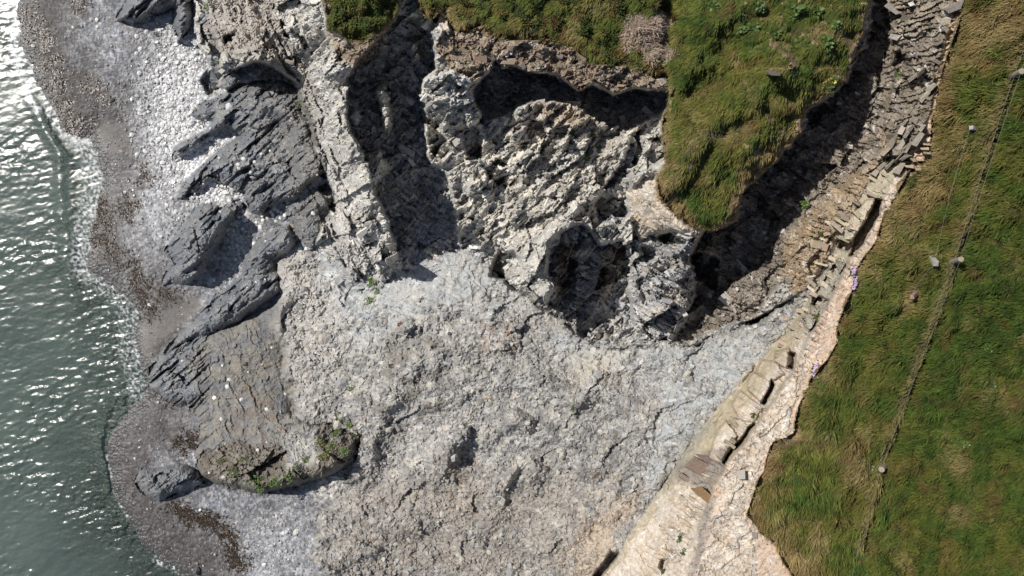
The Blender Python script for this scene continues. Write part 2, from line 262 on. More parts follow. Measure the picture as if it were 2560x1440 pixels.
# grey-green weathered middle band, creamy shattered lower reach
region([(2090,640),(2120,655),(2060,770),(2025,830),(2000,800),(2040,720)], 'grey', soft=9, warp=10)
region([(1700,1190),(1780,1240),(1720,1445),(1520,1445),(1620,1300)], 'cream', soft=16, warp=16)
region([(2005,830),(2040,835),(1990,915),(1935,985),(1890,1060),(1850,1100),(1835,1075),(1900,960),(1950,890)], 'cream', soft=7, warp=8)
for P, h in (([(2190,498),(2206,500),(2198,540),(2160,598),(2132,640),(2122,640),(2128,600),(2168,545)], -1.7), ([(2100,600),(2128,605),(2120,628),(2098,622)], -1.2),
             ([(2030,758),(2048,742),(2075,748),(2068,768),(2042,775)], -1.3), ([(1974,880),(1990,882),(1982,925),(1968,915)], -1.2), ([(1932,952),(1940,962),(1924,990),(1910,1018),(1900,1010),(1918,985)], -1.4),
             ([(1884,1056),(1890,1062),(1850,1108),(1814,1162),(1808,1158),(1842,1104)], -1.3), ([(1528,1378),(1548,1382),(1500,1450),(1478,1450)], -1.8), ([(1655,1395),(1672,1400),(1660,1425),(1650,1412)], -1.0)):
    region(P, None, add=h, soft=3, warp=11)
for P, h in (([(2110,560),(2165,500),(2190,500),(2170,545),(2130,600),(2098,600)], .6), ([(1940,880),(1975,870),(1980,900),(1965,920),(1935,905)], .7), ([(1905,900),(1940,905),(1962,935),(1930,955),(1890,930)], .6), ([(1868,950),(1885,930),(1930,955),(1915,985),(1900,1005),(1870,975)], .7), ([(1830,1010),(1850,975),(1905,1020),(1885,1055),(1850,1050)], .4), ([(1790,1080),(1815,1050),(1842,1090),(1806,1150),(1775,1140)], .5)):
    region(P, 'cream', add=h, soft=2.5, warp=5)
region(GRASS_EDGE+[(2060,2100),(3500,2100),(3500,-620),(2440,-620)], 'turf', [(2400,0,17.9),(2330,350,17.6),(2200,600,17.4),(2100,800,17.3),(2020,960,17.1),(1900,1180,16.9),(1880,1290,16.8),(1980,1440,16.9),(2300,700,18),(2560,100,18.7),(2560,800,18.5),(2500,1400,18.0),(2250,1200,17.6),(3400,600,19.5),(3200,-500,20),(3200,1900,19)], soft=3, warp=18, obj='turf_r', lsoft=4)

# ---- dark outcrops on the beach
def outcrop(key, P, h, look='dark', soft=4, warp=9, prof=16, tilt=None):
    sl, d = region(P, look, add=h, soft=soft, warp=warp, prof=prof, obj=key)
region([(470,292),(510,252),(575,228),(650,200),(700,197),(742,225),(768,300),(800,400),(805,425),(768,470),(735,500),(690,508),(655,540),(630,532),(606,482),(560,470),(520,455),(470,498),(440,495),(455,455),(500,415),(545,372),(600,340),(572,322),(520,340),(470,378),(430,392),(430,368),(468,345),(515,325),(530,300)], None, add=.4, soft=10, warp=10)
outcrop('platform', [(470,292),(510,252),(575,228),(650,200),(700,197),(752,225),(782,300),(815,400),(815,430),(768,470),(735,500),(690,508),(655,540),(630,532),(606,482),(560,465),(520,455),(470,498),(440,495),(455,455),(500,415),(545,372),(600,340),(572,322),(520,340),(470,378),(430,392),(430,368),(468,345),(515,325),(530,300)], [(450,480,.7),(440,380,.5),(600,300,1.2),(700,260,1.3),(770,390,1.2),(640,500,1.2),(720,480,1.5)], prof=14)
outcrop('fin', [(402,718),(424,655),(410,625),(440,580),(474,545),(488,514),(530,508),(556,528),(580,524),(592,545),(570,572),(545,625),(520,662),(490,702),(455,714),(430,706)], [(410,700,.6),(430,620,1.1),(500,540,2.2),(520,620,2.6),(470,690,1.9),(580,540,1.5)], prof=15)
outcrop('knuckle', [(530,505),(556,520),(600,500),(625,520),(600,545),(580,560),(545,545)], .7, prof=12)
outcrop('rib', [(376,905),(430,850),(470,820),(512,770),(545,735),(600,690),(612,640),(645,598),(690,568),(722,560),(742,612),(705,642),(684,652),(700,690),(696,735),(660,765),(610,795),(560,820),(500,845),(440,885),(400,920)], [(390,900,.5),(480,820,1.0),(560,760,1.5),(680,730,2.0),(690,600,1.7),(620,650,1.2)], prof=15)
outcrop('step', [(722,545),(750,505),(800,470),(836,478),(842,510),(795,540),(800,575),(788,622),(762,612),(742,590)], .8, prof=14)
outcrop('head', [(286,54),(306,14),(338,-30),(470,-30),(452,14),(430,22),(400,36),(368,42),(330,60)], 1.7, prof=12)
outcrop('blade', [(432,24),(450,-30),(478,-10),(484,60),(464,86),(444,108),(432,72)], 1.6, prof=12)
outcrop('islet', [(335,1206),(350,1170),(400,1164),(450,1160),(482,1170),(502,1190),(512,1212),(470,1226),(430,1242),(400,1250),(370,1240),(345,1226)], 1.5, prof=13)
# the great tilted slab
SLAB = [(372,918),(430,872),(500,840),(560,818),(610,795),(720,742),(742,756),(704,800),(722,900),(738,965),(730,1040),(780,1062),(830,1060),(870,1078),(905,1095),(890,1150),(838,1185),(790,1200),(740,1212),(660,1232),(600,1225),(540,1210),(500,1190),(490,1130),(498,1080),(486,1020),(450,1012),(420,1000),(400,985),(372,965)]
outcrop('slab', SLAB, [(390,930,.7),(480,990,1.0),(500,880,1.0),(600,800,.9),(700,780,.7),(730,950,.5),(650,1000,1.2),(520,1180,1.7),(600,1215,2.6),(660,1220,3.4),(740,1200,3.9),(820,1160,3.0),(880,1110,1.5),(800,1080,1.2),(650,1120,1.8)], 'slab', prof=10)
region([(360,925),(430,872),(500,840),(470,900),(480,960),(500,1000),(440,1020),(372,975)], 'dark', soft=22, warp=24)
region([(500,1130),(560,1110),(680,1110),(740,1130),(800,1060),(910,1090),(885,1150),(790,1205),(660,1235),(540,1212),(500,1190)], 'crust', soft=14, warp=20)
region([(700,1090),(760,1060),(800,1070),(800,1130),(760,1170),(720,1180),(710,1120)], 'scree', soft=14, warp=16)
# runnels cut along the dark rocks
ca, sa = math.cos(R(-42)), math.sin(R(-42))
gx, gy = (U*ca+V*sa), (-U*sa+V*ca)
isdark = np.isin(OBJ, [OBJS.index(k) for k in ('platform', 'fin', 'knuckle', 'rib', 'step', 'head', 'blade', 'islet')])
run = fbm(gx/110+fbm(U/60, V/60, 5)*.5, gy/26, 77, 3)
Z -= np.where(isdark, .55*sstep(.12, .45, run)+.16*sstep(.08, .35, fbm(gx/40, gy/12, 78, 2)), 0).astype(f4)
seaward = (OBJ == OBJS.index('slab'))
run2 = fbm(gx/90, gy/15, 79, 3)
Z -= np.where(seaward, .8*sstep(.1, .4, run2)*sstep(560, 440, U), 0).astype(f4)
# rubble ridges standing out of the talus
for P, h in (([(1095,1110),(1110,1080),(1180,1060),(1175,1090),(1140,1140),(1115,1175),(1100,1150)], 1.2), ([(1255,1230),(1260,1180),(1295,1160),(1302,1172),(1275,1220),(1262,1240)], 1.1), ([(1245,1030),(1300,1020),(1345,1050),(1330,1080),(1270,1080)], .8), ([(985,800),(1030,790),(1040,815),(1010,835),(992,830)], 1.1)):
    region(P, None, add=h, soft=5, warp=10, prof=9)

def crest(L, h, w1, w2):
    '''a low bank with its steep side to the lower right'''
    uu, vv = U+40*NU, V+40*NV; best = np.full(U.shape, 1e9, f4); sg = np.zeros(U.shape, f4)
    for (ax, ay), (bx, by) in zip(L[:-1], L[1:]):
        ex, ey = bx-ax, by-ay; t_ = np.clip(((uu-ax)*ex+(vv-ay)*ey)/(ex*ex+ey*ey), 0, 1); px, py = uu-ax-ex*t_, vv-ay-ey*t_
        d_ = px*px+py*py; m_ = d_ < best; best = np.where(m_, d_, best); sg = np.where(m_, px*.6+py*.8, sg)
    d_ = np.sqrt(best); return h*np.exp(-(d_/np.where(sg > 0, w2, w1))**2)
# ---- relief at three sizes, cobbles and soft noise
an = PAR['ang']; st = PAR['an']
st = np.maximum(st, 1)
F0, r0, e0 = facet(U+14*NU, V+14*NV, 120, R(-35), 1.5, 100)
F1, r1, e1 = facet(U+8*NU, V+8*NV, 44, R(-38), 1.7, 101)
F1c, r1c, _e = facet(U+8*NU, V+8*NV, 34, R(64), 2.6, 131)
F1 = np.where(an > R(50), F1c, F1); r1 = np.where(an > R(50), r1c, r1)
wu, wv = U+16*fbm(U/40, V/40, 61, 4, .65), V+16*fbm(U/40, V/40, 62, 4, .65)
F2, r2, e2 = facet(wu, wv, 15, R(-42), 2.6, 102)
F2b, r2b, e2b = facet(wu, wv, 13, R(36), 3.0, 112)
F2c, r2c, e2c = facet(wu, wv, 13, R(64), 3.4, 122)
F3, r3, e3 = facet(wu, wv, 6.5, R(-38), 1.8, 103)
rough_n = fbm(U/16, V/16, 23, 3, .8)
speck = h01(np.round(U/2.8), np.round(V/2.8), 9)
pick = sstep(-.15, .15, np.sin(an*1.0+.01))          # bedding towards the right or the left
F2 = np.where(an > R(50), F2c, np.where(pick > .5, F2b, F2)); r2 = np.where(an > R(50), r2c, np.where(pick > .5, r2b, r2))
c1, c2, rc, _, _ = worley(U/7.0, V/7.0, 104)
soft_n = fbm(U/45, V/45, 21, 5, .55)
Z0 = Z.copy()
def lam(ang_, wd, sd_):
    x_, y_ = U*math.cos(ang_)+V*math.sin(ang_), -U*math.sin(ang_)+V*math.cos(ang_)
    t_ = (y_+14*fbm(x_/70, y_/22, sd_, 3))/wd; k_ = np.floor(t_); e_ = (x_/55+k_*7.3); r_ = h01(k_, np.floor(e_), sd_)
    return (t_-k_-.5)*(.3+1.2*r_)+(r_-.5)*.5
lay = np.zeros(U.shape, f4)
for ang_, wd, P_, k_ in ((R(-16), 14, [(2200,-40),(2420,-40),(2340,300),(2300,420),(2215,300)], .26), (R(28), 13, [(1575,600),(1750,590),(1750,740),(1690,860),(1590,830)], .45), (R(64), 15, [(484,-60),(700,-60),(860,440),(960,640),(900,690),(780,330),(620,120),(500,100)], .40), (R(-48), 12, [(1370,560),(1500,480),(1600,560),(1580,850),(1480,860),(1370,760)], .34), (R(-40), 16, [(1060,180),(1210,200),(1500,330),(1480,520),(1280,620),(1150,560),(1060,340)], .14), (R(-25), 13, [(1190,170),(1660,225),(1660,300),(1540,320),(1300,262),(1190,290)], .30), (R(-50), 14, [(880,180),(1060,120),(1060,340),(1130,500),(1010,660),(900,400)], .30), (R(36), 15, [(2240,440),(2130,660),(2000,910),(1860,1110),(1750,1300),(1640,1440),(1600,1440),(1750,1190),(1880,1020),(2020,830),(2165,560)], .24), (R(20), 15, [(1800,600),(2000,400),(2200,250),(2200,400),(2050,660),(1900,780),(1750,840)], .16)):
    sl = box_of(P_, 30); g_ = sstep(-25, 15, sdpoly(P_, U[sl]+20*NU[sl], V[sl]+20*NV[sl])); full = lam(ang_, wd, int(wd*7+k_*100))[sl]; lay[sl] += (full*k_-lay[sl])*g_
Z += lay
Z += PAR['f1']*(F1+1.2*F0) + PAR['f2']*F2*1.2 + PAR['f3']*F3*1.3
Z += PAR['f2']*rough_n*.6 + PAR['nb']*soft_n*1.6 + PAR['rd']*(1-np.minimum(c1*1.4, 1)**2)*(.4+rc)
turf_m = np.isin(OBJ, [OBJS.index(k) for k in ('turf_h', 'turf_r', 'turf_k')])
tw, _a, tr_, _b, _c = worley(U/46+.5*NU, V/46+.5*NV, 141)
roll = np.zeros(U.shape, f4)
for key_, P_, h_, w_ in (('turf_h', TURF_H, .5, 26), ('turf_r', GRASS_EDGE+[(2060,2100),(3500,2100),(3500,-620),(2440,-620)], .7, 26)):
    sl = box_of(P_, 5); d_ = sdpoly(P_, U[sl], V[sl]); roll[sl] += np.where(d_ > 0, -h_*np.exp(-np.maximum(d_, 0)/w_), 0)
Z += np.where(turf_m, crest([(1945,185),(1880,235),(1810,300),(1740,380),(1690,450)], .7, 70, 26)+crest([(1790,60),(1740,150),(1700,220)], .5, 60, 24)+crest([(2050,120),(1960,250),(1880,360)], .5, 60, 30), 0)
Z += np.where(turf_m, roll+np.where(OBJ == OBJS.index('turf_h'), .10, .30)*(1-np.minimum(tw*1.3, 1)**2)*(.3+tr_)+.5*fbm(U/70, V/70, 41, 3)+.16*vnoise(U/21, V/21, 44), 0).astype(f4)
scr = (OBJ == OBJS.index('scree'))
rill = fbm((U*.8+V*.3)/150+.6*NU, (-U*.3+V*.8)/55, 91, 4, .55)
bank = crest([(900,1180),(940,1040),(1020,930),(1120,870),(1260,850)], .9, 90, 34)+crest([(1060,1000),(1180,960),(1330,960),(1450,1000)], .7, 80, 34)+crest([(1080,1200),(1140,1110),(1250,1060),(1400,1080),(1480,1160)], .9, 80, 36)+crest([(1200,1330),(1270,1200),(1330,1180)], .7, 60, 30)+crest([(1050,800),(1130,770),(1220,790)], .6, 60, 26)+crest([(820,1420),(960,1320),(1130,1300)], .6, 80, 36)+crest([(1480,1000),(1580,900),(1700,900)], .6, 70, 34)+crest([(1420,1330),(1540,1200),(1600,1080)], .7, 80, 40)
Z += np.where(scr, bank+.75*rill+.38*fbm(U/95, V/95, 92, 4, .55), 0)
Z = Z.astype(f4)

# ---- surface colour: what the ground is made of
mixn = sstep(-.25, .3, fbm(U/38, V/38, 51, 4, .6))
COL = A3+(B3-A3)*mixn[..., None]
cell = .40*r1+.6*r2+.55*r3-.77
COL *= np.clip(1+PAR['cv']*(cell*.75+.45*rough_n+.5*(speck-.5)), .35, 2.0)[..., None]
fleck = ((r3*53.7) % 1 > .93)*(speck > .25)*np.isin(OBJ, [OBJS.index(k) for k in ('cliff', 'scree', 'path', 'ledge')])
COL += (np.array((.72,.70,.67), f4)-COL)*(np.where(scr, .35, .65)*fleck*(rough_n > -.2))[..., None].astype(f4)
hue = (r3-.5)*PAR['cv']
COL *= np.stack([1+.10*hue, 1+0*hue, 1-.16*hue], -1)
def tint(P, c, k, soft=25, warp=30, noise=None):
    sl = box_of(P, 40+soft); d = sdpoly(P, U[sl]+warp*NU[sl], V[sl]+warp*NV[sl]); g = k*sstep(-soft, soft, d)
    if noise: g = g*sstep(-.1, .35, fbm(U[sl]/noise, V[sl]/noise, 71, 3))
    COL[sl] += (np.array(c, f4)-COL[sl])*g[..., None]
# ------------------------------------------------------------------ helpers for meshes
C = sc.collection
def ray(u, v, z):
    """point at height z under photo pixel (u, v)"""
    k = (ZC-z)/F
    return np.stack([(u-1280)*k, (720-v)*k, z+0*u], -1)
def surf(u, v):
    u = np.asarray(u, float); v = np.asarray(v, float)
    i = np.clip(np.searchsorted(us, u)-1, 0, len(us)-2); j = np.clip(np.searchsorted(vs, v)-1, 0, len(vs)-2)
    a = np.clip((u-us[i])/(us[i+1]-us[i]), 0, 1); b = np.clip((v-vs[j])/(vs[j+1]-vs[j]), 0, 1)
    return (Z[j, i]*(1-a)+Z[j, i+1]*a)*(1-b)+(Z[j+1, i]*(1-a)+Z[j+1, i+1]*a)*b
def on(u, v, dz=0.0):
    z = surf(u, v); return ray(np.asarray(u, float), np.asarray(v, float), z+dz)
def mesh(name, verts, faces, mat=None, col=None, smooth=False, extra=None, link=True):
    """faces: an (n,3) or (n,4) int array"""
    me = bpy.data.meshes.new(name); verts = np.ascontiguousarray(verts, f4); faces = np.ascontiguousarray(faces, np.int32)
    n, k = faces.shape
    me.vertices.add(len(verts)); me.vertices.foreach_set('co', verts.ravel())
    me.loops.add(n*k); me.loops.foreach_set('vertex_index', faces.ravel())
    me.polygons.add(n); me.polygons.foreach_set('loop_start', np.arange(0, n*k, k, dtype=np.int32))
    try: me.polygons.foreach_set('loop_total', np.full(n, k, np.int32))
    except Exception: pass
    me.polygons.foreach_set('use_smooth', np.full(n, smooth))
    if col is not None:
        at = me.attributes.new('col', 'FLOAT_COLOR', 'POINT')
        at.data.foreach_set('color', np.concatenate([col, np.ones((len(col), 1))], 1).astype(f4).ravel())
    for kx, x in (extra or {}).items():
        at = me.attributes.new(kx, 'FLOAT', 'POINT'); at.data.foreach_set('value', np.asarray(x, f4).ravel())
    me.update(); me.validate()
    if mat: me.materials.append(mat)
    if not link: return me
    o = bpy.data.objects.new(name, me); C.objects.link(o); return o
def tag(o, label=None, cat=None, group=None, kind=None):
    for k, x in (('label', label), ('category', cat), ('group', group), ('kind', kind)):
        if x: o[k] = x
    return o
def material(name, rough=.9, spec=.25, noise=None, bump=0.0, bscale=20, color=None, attr=True, var=.25, gloss=False):
    m = bpy.data.materials.new(name); m.use_nodes = True; t = m.node_tree; b = t.nodes['Principled BSDF']
    b.inputs['Roughness'].default_value = rough; b.inputs['Specular IOR Level'].default_value = spec
    tc = t.nodes.new('ShaderNodeNewGeometry')
    nz = t.nodes.new('ShaderNodeTexNoise'); nz.inputs['Scale'].default_value = noise or 6; nz.inputs['Detail'].default_value = 6; nz.inputs['Roughness'].default_value = .65
    t.links.new(tc.outputs['Position'], nz.inputs['Vector'])
    mr = t.nodes.new('ShaderNodeMapRange'); mr.inputs[1].default_value = .25; mr.inputs[2].default_value = .75; mr.inputs[3].default_value = 1-var; mr.inputs[4].default_value = 1+var
    t.links.new(nz.outputs['Fac'], mr.inputs[0])
    mx = t.nodes.new('ShaderNodeVectorMath'); mx.operation = 'SCALE'
    if attr:
        a = t.nodes.new('ShaderNodeAttribute'); a.attribute_name = 'col'; t.links.new(a.outputs['Color'], mx.inputs[0])
    else:
        mx.inputs[0].default_value = color
    t.links.new(mr.outputs[0], mx.inputs['Scale']); t.links.new(mx.outputs[0], b.inputs['Base Color'])
    if bump:
        n2 = t.nodes.new('ShaderNodeTexNoise'); n2.inputs['Scale'].default_value = bscale; n2.inputs['Detail'].default_value = 5; n2.inputs['Roughness'].default_value = .7
        t.links.new(tc.outputs['Position'], n2.inputs['Vector'])
        bp = t.nodes.new('ShaderNodeBump'); bp.inputs['Strength'].default_value = bump; bp.inputs['Distance'].default_value = .08
        t.links.new(n2.outputs['Fac'], bp.inputs['Height']); t.links.new(bp.outputs[0], b.inputs['Normal'])
    if gloss:
        a = t.nodes.new('ShaderNodeAttribute'); a.attribute_name = 'gloss'
        m2 = t.nodes.new('ShaderNodeMapRange'); m2.inputs[3].default_value = .95; m2.inputs[4].default_value = .27
        t.links.new(a.outputs['Fac'], m2.inputs[0]); t.links.new(m2.outputs[0], b.inputs['Roughness'])
        m3 = t.nodes.new('ShaderNodeMapRange'); m3.inputs[3].default_value = .1; m3.inputs[4].default_value = .6
        t.links.new(a.outputs['Fac'], m3.inputs[0]); t.links.new(m3.outputs[0], b.inputs['Specular IOR Level'])
    return m
M_ground = material('weathered_ground', bump=.6, bscale=9, noise=3.5, var=.3, gloss=True)


# beach: wet band, brown gravel, pale dry pebbles, sand
bm = OBJ == 0
def btint(c, g):
    g = (g*bm).astype(f4); COL[...] += (np.array(c, f4)-COL)*g[..., None]
spk = (.55+.9*rc)[..., None]
brown = sstep(185, 60, shore_sd+70*NU)
btint((.078,.069,.064), .92*brown)
dry = np.exp(-((U-450)/85)**2-((V-280)/210)**2)+1.0*np.exp(-((U-540)/70)**2-((V-430)/60)**2)+.55*np.exp(-((U-585)/50)**2-((V-610)/80)**2)+.35*np.exp(-((U-350)/60)**2-((V-560)/160)**2)+.30*np.exp(-((U-690)/90)**2-((V-1350)/80)**2)
btint((.60,.61,.63), np.clip(1.15*dry*(.8+.7*NV), 0, 1))
COL[bm] *= spk[bm]
btint((.068,.066,.064), .75*sstep(34, 2, shore_sd))
PAR['gl'] += bm*(.5*sstep(70, 0, shore_sd)+.15)
for P in ([(246,330),(268,300),(300,312),(318,350),(300,380),(255,375)], [(350,808),(420,770),(500,740),(505,765),(440,820),(400,850),(372,900),(352,870)]):
    tint(P, (.145,.132,.12), .95, soft=9, warp=12); sl = box_of(P, 30); Z[sl] += (Z0[sl]-Z[sl])*sstep(-6, 8, sdpoly(P, U[sl], V[sl]))*.85
for P, k in (([(190,1290),(225,1280),(240,1310),(215,1330),(195,1320)], .9), ([(235,1350),(262,1340),(270,1365),(245,1375)], .8), ([(215,1190),(262,1180),(268,1260),(230,1270)], .7), ([(260,1380),(330,1400),(400,1440),(300,1460)], .7), ([(230,1010),(280,980),(300,1040),(250,1090)], .6), ([(90,1400),(180,1410),(170,1445),(80,1445)], .5)):
    tint(P, (.045,.036,.025), k, soft=16, warp=26)
WEED = [[(70,30),(95,70),(110,115),(130,160),(150,240),(165,275),(190,330)], [(185,330),(205,320),(215,300)], [(255,505),(262,540),(250,585),(262,610),(300,640),(330,670),(350,700),(368,745),(372,790)], [(330,490),(320,540)], [(372,430),(360,450)], [(410,735),(425,745)], [(190,5),(205,18)], [(215,200),(240,220),(258,255)], [(440,1100),(470,1120),(495,1090)], [(430,1270),(470,1290),(530,1300),(550,1320)], [(560,1330),(590,1380),(600,1420)]]
for L in WEED:
    sl = box_of(L, 60); d = dline(L, U[sl]+26*NU[sl], V[sl]+26*NV[sl])
    g = .8*sstep(34, 5, d)*sstep(-.1, .25, fbm(U[sl]/16, V[sl]/16, 73, 3)); COL[sl] += (np.array((.055,.033,.018), f4)-COL[sl])*g[..., None]
# stains on rock and talus
tint([(690,650),(735,615),(780,640),(850,740),(880,880),(830,960),(730,980),(700,850)], (.47,.44,.40), .5, noise=None)
tint([(960,800),(1100,850),(1130,1000),(1000,1100),(900,1060),(930,900)], (.19,.17,.145), .8, noise=40)
tint([(1190,800),(1290,800),(1300,880),(1200,900)], (.30,.19,.12), .55, noise=18)
tint([(1100,1130),(1230,1160),(1200,1300),(1080,1280)], (.25,.18,.13), .7, noise=26)
tint([(1400,950),(1620,960),(1600,1160),(1400,1200),(1330,1080)], (.19,.18,.175), .8, noise=36)
tint([(960,1290),(1300,1290),(1300,1460),(940,1460)], (.21,.19,.18), .75, noise=36)
tint([(880,1200),(1450,1180),(1500,1290),(1440,1460),(800,1460)], (.29,.25,.205), .45, soft=60, warp=60)
tint([(1480,1180),(1620,1200),(1520,1380),(1440,1330)], (.40,.30,.21), .45, noise=60)
tint([(1400,1400),(1520,1250),(1600,1240),(1500,1445),(1440,1460)], (.46,.37,.28), .7)
tint([(1440,880),(1540,870),(1560,960),(1420,950)], (.42,.38,.31), .6)
tint([(1850,950),(1960,840),(1985,860),(1880,990),(1760,1130),(1740,1110)], (.42,.32,.18), .55, soft=12, warp=14)
tint([(u, v) for u, v in FOOT[:12]]+[(u+34, v+24) for u, v in FOOT[:12]][::-1], (.40,.355,.265), .6, soft=8, warp=8)
tint([(1740,1040),(1790,1060),(1720,1150),(1660,1230),(1640,1210)], (.24,.23,.20), .55, soft=12, warp=14)
tint([(1745,1140),(1830,1110),(1810,1180),(1770,1240),(1740,1215),(1690,1210),(1690,1160)], (.22,.19,.18), .7, soft=8, warp=12)
tint([(1760,1260),(1790,1250),(1770,1320),(1750,1400),(1735,1450),(1722,1440),(1745,1330)], (.24,.22,.20), .7, soft=10, warp=18)
tint([(1640,440),(1680,470),(1700,535),(1760,575),(1700,545),(1650,500)], (.42,.28,.17), .8, soft=12, warp=12)
tint([(1500,625),(1570,606),(1560,660),(1530,720),(1500,760),(1490,740)], (.26,.18,.11), .6, soft=10, warp=14)
tint([(1395,620),(1440,600),(1425,700),(1400,760),(1390,730)], (.22,.15,.09), .7, soft=8, warp=8)
tint([(1130,110),(1240,140),(1400,185),(1450,200),(1420,150),(1200,100)], (.17,.085,.075), .5, noise=22)
tint([(1330,265),(1420,265),(1500,310),(1460,320),(1380,300)], (.40,.30,.20), .7)
tint([(1290,300),(1400,290),(1380,340),(1280,330)], (.27,.14,.12), .5, noise=14)
tint([(520,-20),(680,-20),(780,200),(800,420),(740,230),(600,150),(520,120)], (.30,.265,.225), .55)
tint([(570,900),(700,860),(730,1000),(690,1080),(600,1010)], (.24,.205,.16), .6, noise=34)
tint([(600,960),(690,1000),(700,1060),(640,1110),(560,1050)], (.16,.11,.085), .5, noise=34)
lich = fbm(U/14, V/14, 75, 3); g = (.5*sstep(.05, .45, lich)*np.isin(OBJ, [OBJS.index('cliff')])*sstep(9, 13, Z)*0.6)
COL += (np.array((.16,.15,.07), f4)-COL)*g[..., None]
platm = np.isin(OBJ, [OBJS.index('platform'), OBJS.index('step')]); g = platm*sstep(560, 760, U+1.2*(300-V)*.3)*.75
COL += (np.array((.19,.175,.155), f4)-COL)*(g*(.6+.4*mixn))[..., None]
# veins of quartz along the crest of the left ridge
for L in ([(795,370),(830,440),(860,480),(880,520)], [(690,20),(740,110),(790,190),(830,270),(850,340)], [(805,40),(815,5)], [(1290,630),(1318,690),(1332,722),(1352,756)], [(850,560),(905,640),(930,690)]):
    sl = box_of(L, 30); d = dline(L, U[sl]+14*NU[sl], V[sl]+14*NV[sl]); g = .75*sstep(10, 2, d)*sstep(-.2, .2, fbm(U[sl]/18, V[sl]/18, 76, 2))
    COL[sl] += (np.array((.62,.60,.57), f4)-COL[sl])*g[..., None]
# turf ground: litter and soil under the grass, groove along the fence
FENCE = [(2575,120),(2540,215),(2495,350),(2440,540),(2402,655),(2365,770),(2325,880),(2265,1030),(2212,1180),(2190,1270),(2165,1360)]
sl = box_of(FENCE, 40); d = dline(FENCE, U[sl]+5*NU[sl], V[sl]+5*NV[sl]); Z[sl] -= (.30*sstep(13, 3, d)).astype(f4)
tf = fbm(U/55, V/55, 81, 4)
COL += (np.array((.17,.115,.06), f4)-COL)*(turf_m*.6*sstep(.0, .35, tf))[..., None]
for P_ in (TURF_H, GRASS_EDGE+[(2060,2100),(3500,2100),(3500,-620),(2440,-620)]):
    sl = box_of(P_, 5); g = sstep(36, 4, sdpoly(P_, U[sl], V[sl])+18*NU[sl])*turf_m[sl]; COL[sl] += (np.array((.27,.195,.125), f4)*(.7+.6*mixn[sl][..., None])-COL[sl])*(.85*g)[..., None]
# ------------------------------------------------------------------ ground objects
nj, ni = U.shape
PT = ray(U, V, Z).reshape(-1, 3); CF = np.clip(COL, .01, .85).reshape(-1, 3); GF = PAR['gl'].reshape(-1)
jj, ii = np.meshgrid(np.arange(nj-1), np.arange(ni-1), indexing='ij')
Q = np.stack([jj*ni+ii, (jj+1)*ni+ii, (jj+1)*ni+ii+1, jj*ni+ii+1], -1).reshape(-1, 4)
QO = OBJ[:-1, :-1].reshape(-1)
INFO = {
    'beach': ('beach', 'grey shingle beach between the sea and the cliff', None, 'structure'),
    'cliff': ('cliff', 'crumbling pale slate cliff with buttresses, coves and shadowed gully', None, 'structure'),
    'scree': ('scree_slope', 'broad slope of pale broken rubble in the middle of the bay', None, 'structure'),
    'turf_h': ('headland_ground', 'grassy headland jutting out over the cliffs', None, 'structure'),
    'turf_k': ('knoll_ground', 'small green knoll capping the left rock ridge', None, 'structure'),
    'turf_r': ('clifftop_ground', 'grassy clifftop along the right edge beside the wire fence', None, 'structure'),
    'path': ('bare_soil_strip', 'bare pink and cream soil strip between ledge and clifftop grass', None, 'structure'),
    'ledge': ('rock_ledge', 'long tan diagonal bedding ledge above the rubble slope', None, 'structure'),
    'platform': ('rock_outcrop', 'largest dark rock platform on the beach with tongues reaching into white pebbles', 'rock', 'thing'),
    'fin': ('rock_outcrop', 'dark upright fin of rock standing alone on the shingle above the seaweed', 'rock', 'thing'),
    'knuckle': ('rock_outcrop', 'small dark rock hump strewn with white stones between fin and platform', 'rock', 'thing'),
    'rib': ('rock_outcrop', 'long dark rock rib running diagonally down to the water above the tilted slab', 'rock', 'thing'),
    'step': ('rock_outcrop', 'low dark stepped rock at the cliff foot right of the white stones', 'rock', 'thing'),
    'head': ('rock_outcrop', 'dark rock lying on the beach at the top edge of the photo', 'rock', 'thing'),
    'blade': ('rock_outcrop', 'narrow dark rock blade leaning on the cliff at the top edge', 'rock', 'thing'),
    'islet': ('rock_outcrop', 'dark knobbly rock at the seaward tip of the planted ridge, bottom left', 'rock', 'thing'),
    'slab': ('rock_slab', 'great tilted brown-grey rock slab with streaks and green plants on its lower edge', 'rock', 'thing'),
}
for k, key in enumerate(OBJS):
    q = Q[QO == k]
    if not len(q): continue
    ids, inv = np.unique(q, return_inverse=True)
    nm, lab, cat, kind = INFO[key]
    o = mesh(nm, PT[ids], inv.reshape(-1, 4), M_ground, CF[ids], smooth=False, extra={'gloss': GF[ids]})
    tag(o, lab, cat, None, kind)

GROUND = {o['label']: o for o in C.objects if o.get('label')}
beach_o = bpy.data.objects['beach']; scree_o = bpy.data.objects['scree_slope']; cliff_o = bpy.data.objects['cliff']; ledge_o = bpy.data.objects['rock_ledge']
def obj_at(u, v):
    return OBJ[np.clip(np.searchsorted(vs, v), 0, nj-1), np.clip(np.searchsorted(us, u), 0, ni-1)]
def col_at(u, v):
    return COL[np.clip(np.searchsorted(vs, v), 0, nj-1), np.clip(np.searchsorted(us, u), 0, ni-1)]
rng = np.random.default_rng(5)

